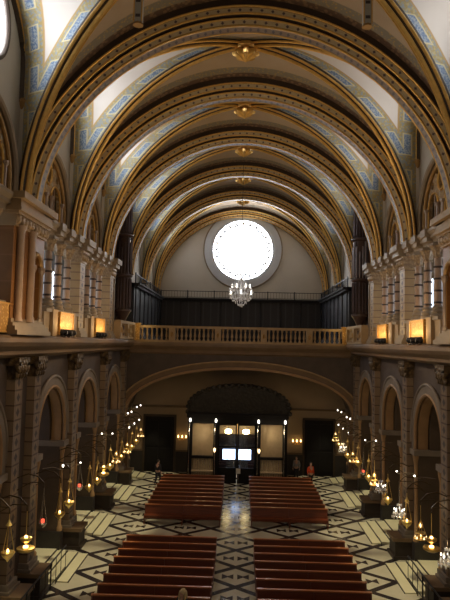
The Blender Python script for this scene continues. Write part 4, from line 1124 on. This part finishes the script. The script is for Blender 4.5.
def seated(label, loc, rz, top_mat, leg_mat, hair_mat, lean=0., long_hair=False):
    t = thing('person', label, 'person', loc, rz)
    B = {'pel': ((0, 0, .56), (.16, .12)), 'ch': ((0, -.02 - lean, .92), (.17, .11)), 'nk': ((0, -.03 - lean, 1.1), .055), 'hd': ((0, -.05 - lean, 1.18), .05),
        'shl': ((-.18, -.02 - lean, 1.03), .06), 'ell': ((-.23, -.06, .77), .043), 'wrl': ((-.14, -.27, .67), .028), 'shr': ((.18, -.02 - lean, 1.03), .06), 'elr': ((.23, -.06, .77), .043), 'wrr': ((.14, -.27, .67), .028),
        'hpl': ((-.1, -.05, .56), .09), 'knl': ((-.12, -.42, .54), .062), 'anl': ((-.12, -.42, .1), .04), 'tol': ((-.13, -.55, .04), .035),
        'hpr': ((.1, -.05, .56), .09), 'knr': ((.12, -.42, .54), .062), 'anr': ((.12, -.42, .1), .04), 'tor': ((.13, -.55, .04), .035)}
    E = [('pel', 'ch'), ('ch', 'nk'), ('nk', 'hd'), ('ch', 'shl'), ('shl', 'ell'), ('ell', 'wrl'), ('ch', 'shr'), ('shr', 'elr'), ('elr', 'wrr'), ('pel', 'hpl'), ('hpl', 'knl'), ('knl', 'anl'), ('anl', 'tol'), ('pel', 'hpr'), ('hpr', 'knr'), ('knr', 'anr'), ('anr', 'tor')]
    mb = skin_body(B, E, 'pel'); hc = (0, -.05 - lean, 1.24); head(mb, hc)
    fingers(mb, (-.14, -.275, .665), (.2, -1, -.2), -1); fingers(mb, (.14, -.275, .665), (-.2, -1, -.2), 1)
    mb.build('body', 'skin', t); eyes(hc, -1, t)
    def sub(keys, g): return {k_: (B[k_][0], (tuple(r + g for r in B[k_][1]) if isinstance(B[k_][1], tuple) else B[k_][1] + g)) for k_ in keys}
    ks = ['pel', 'ch', 'nk', 'shl', 'ell', 'wrl', 'shr', 'elr', 'wrr']; d_ = sub(ks, .014); d_['nk'] = ((0, -.03 - lean, 1.06), .065)
    skin_body(d_, [e for e in E if e[0] in ks and e[1] in ks], 'pel').build('shirt', top_mat, t)
    ks = ['pel', 'hpl', 'knl', 'anl', 'hpr', 'knr', 'anr']; skin_body(sub(ks, .013), [e for e in E if e[0] in ks and e[1] in ks], 'pel').build('trousers', leg_mat, t)
    hm = MB().ball((0, .0 - lean - .03, 1.27), .108, 14, 10, (.9, 1.0, 1.1))
    if long_hair: hm.tube([(0, .0, 1.34), (0, .05, 1.25), (0, .07, 1.12), (0, .09, .98), (0, .1, .88)], [.09, .125, .13, .12, .06], 12).tube([(.09, -.03, 1.3), (.11, -.05, 1.15), (.11, -.08, .98)], [.04, .045, .025], 8).tube([(-.09, -.03, 1.3), (-.11, -.05, 1.15), (-.11, -.08, .98)], [.04, .045, .025], 8)
    hm.build('hair', hair_mat, t)
    so = MB()
    for s2 in (-1, 1): so.ball((s2 * .125, -.48, .045), .05, 10, 6, (.95, 2.4, .9))
    so.build('shoes', 'hair_dark', t)
    return t
standing('person in a bright red shirt standing right of the far benches', (5.15, 43.1, 0), .5, 'red_cloth', 'dark_cloth', 'hair_dark')
standing('person in a grey top and dark trousers near the right side of the entrance lobby', (4.35, 45.2, 0), -.4, 'grey_cloth', 'dark_cloth', 'hair_dark', .05)
standing('person in dark clothes walking along the far left side of the benches', (-5.55, 42.6, 0), 2.6, 'dark_cloth', 'dark_cloth', 'hair_dark', .14)
seated('long-haired blond person in dark clothes sitting on the near left benches', (-1.82, 21.62, 0), -.4, 'dark_cloth', 'dark_cloth', 'hair_blond', long_hair=True)
seated('person sitting lowest in the view on the near left benches', (-1.62, 20.62, 0), -.2, 'pink_cloth', 'dark_cloth', 'hair_dark')
seated('person in a pale top sitting on the near right benches by the aisle', (1.6, 20.62, 0), .3, 'pink_cloth', 'dark_cloth', 'hair_dark')
# small white notice by the lobby door
t = thing('notice_stand', 'small white notice on a slim stand before the lobby door', 'notice', (.05, 42.9, 0))
MB().lathe([(.16, 0), (.15, .03), (.02, .05)], n=12).build('foot', 'iron', t)
MB().tube([(0, 0, .04), (0, 0, .95)], .016, 6).build('pole', 'silver', t)
MB().box(-.15, .15, -.02, 0, .85, 1.2).build('card', 'white_card', t)

# ------------------------------------------------------------------ light
w = bpy.data.worlds.new('world'); sc.world = w; w.use_nodes = True
bg = w.node_tree.nodes['Background']; bg.inputs[0].default_value = (1.0, .86, .68, 1); bg.inputs[1].default_value = .15
def point(loc, e, col=(1, .7, .35), r=.15):  # glow of hanging lamps, also fill lights added without fixtures
    L = bpy.data.lights.new('lamp_and_fill_glow', 'POINT'); L.energy = e; L.color = col; L.shadow_soft_size = r
    o = bpy.data.objects.new('lamp_and_fill_glow', L); COL.objects.link(o); o.location = loc; return o
for y in (21, 26, 31, 36, 41):
    for sx in (-1, 1): point((sx * 6.9, y, 3.4), 7 if sx < 0 else 12)
def down_spot(x, y, z, e, tx, ty, size=60, col=(1, .86, .52)):
    L = bpy.data.lights.new('step_light', 'SPOT'); L.energy = e; L.color = col; L.spot_size = radians(size); L.spot_blend = .5; L.shadow_soft_size = .1
    o = bpy.data.objects.new('step_light', L); COL.objects.link(o); o.location = (x, y, z)
    o.rotation_euler = (Vector((tx, ty, 0)) - Vector((x, y, z))).to_track_quat('-Z', 'Y').to_euler()
for y in (26.95, 33.15, 39.95): point((-11, y, 5.5), 26, (.85, .85, 1), .3); point((11, y, 5), 12, (1, .75, .5), .3)  # fill lights added in the chapels to brighten them, no lamps hang there
for x in (-2.5, 2.4): point((x, 42.9, 3.6), 22, (1, .8, .5), .08)  # added in front of the pleated screens to brighten them
point((-.1, 45.2, 2.2), 30, (.6, .75, 1), .3)  # bluish fill added inside the lobby, no lamp of its own
for sx in (-1, 1):
    for yc in (19.1, 26.95, 33.15, 39.95, 45.2):
        if yc < 42: down_spot(sx * 4.8, yc, 9.0, 1500, sx * 7.1, yc, 40)
        else: down_spot(sx * 6.0, yc, 5.9, 450, sx * 7.0, yc, 60)
for sx in (-1, 1):
    for yc in (19.3, 26.6, 33.2, 41):
        L = bpy.data.lights.new('vault_uplight', 'SPOT'); L.energy = 190 if yc < 40 else 70; L.color = (1, .74, .42); L.spot_size = radians(100); L.spot_blend = .6; L.shadow_soft_size = .2
        o = bpy.data.objects.new('vault_uplight', L); COL.objects.link(o); o.location = (sx * 7.3, yc, 10.6)
        o.rotation_euler = (Vector((-sx * 3, yc, 23)) - o.location).to_track_quat('-Z', 'Y').to_euler()
for sx in (-1, 1):
    for yc in (20, 26.6, 33.4): point((sx * 5.9, yc, 10.9), 110, (1, .68, .36), .2)  # free warm fill lights added to brighten the gallery columns
for x in (-7.3, 7.35): point((x * .93, 42.4, 11.0), 9, (1, .72, .3), .1)
sc.view_settings.view_transform = 'Standard'; sc.view_settings.look = 'None'; sc.view_settings.gamma = 1
sc.view_settings.use_curve_mapping = False; sc.view_settings.exposure = 0.0
sc.cycles.max_bounces = 8; sc.cycles.diffuse_bounces = 4; sc.cycles.use_denoising = True
sc.cycles.sample_clamp_indirect = 4
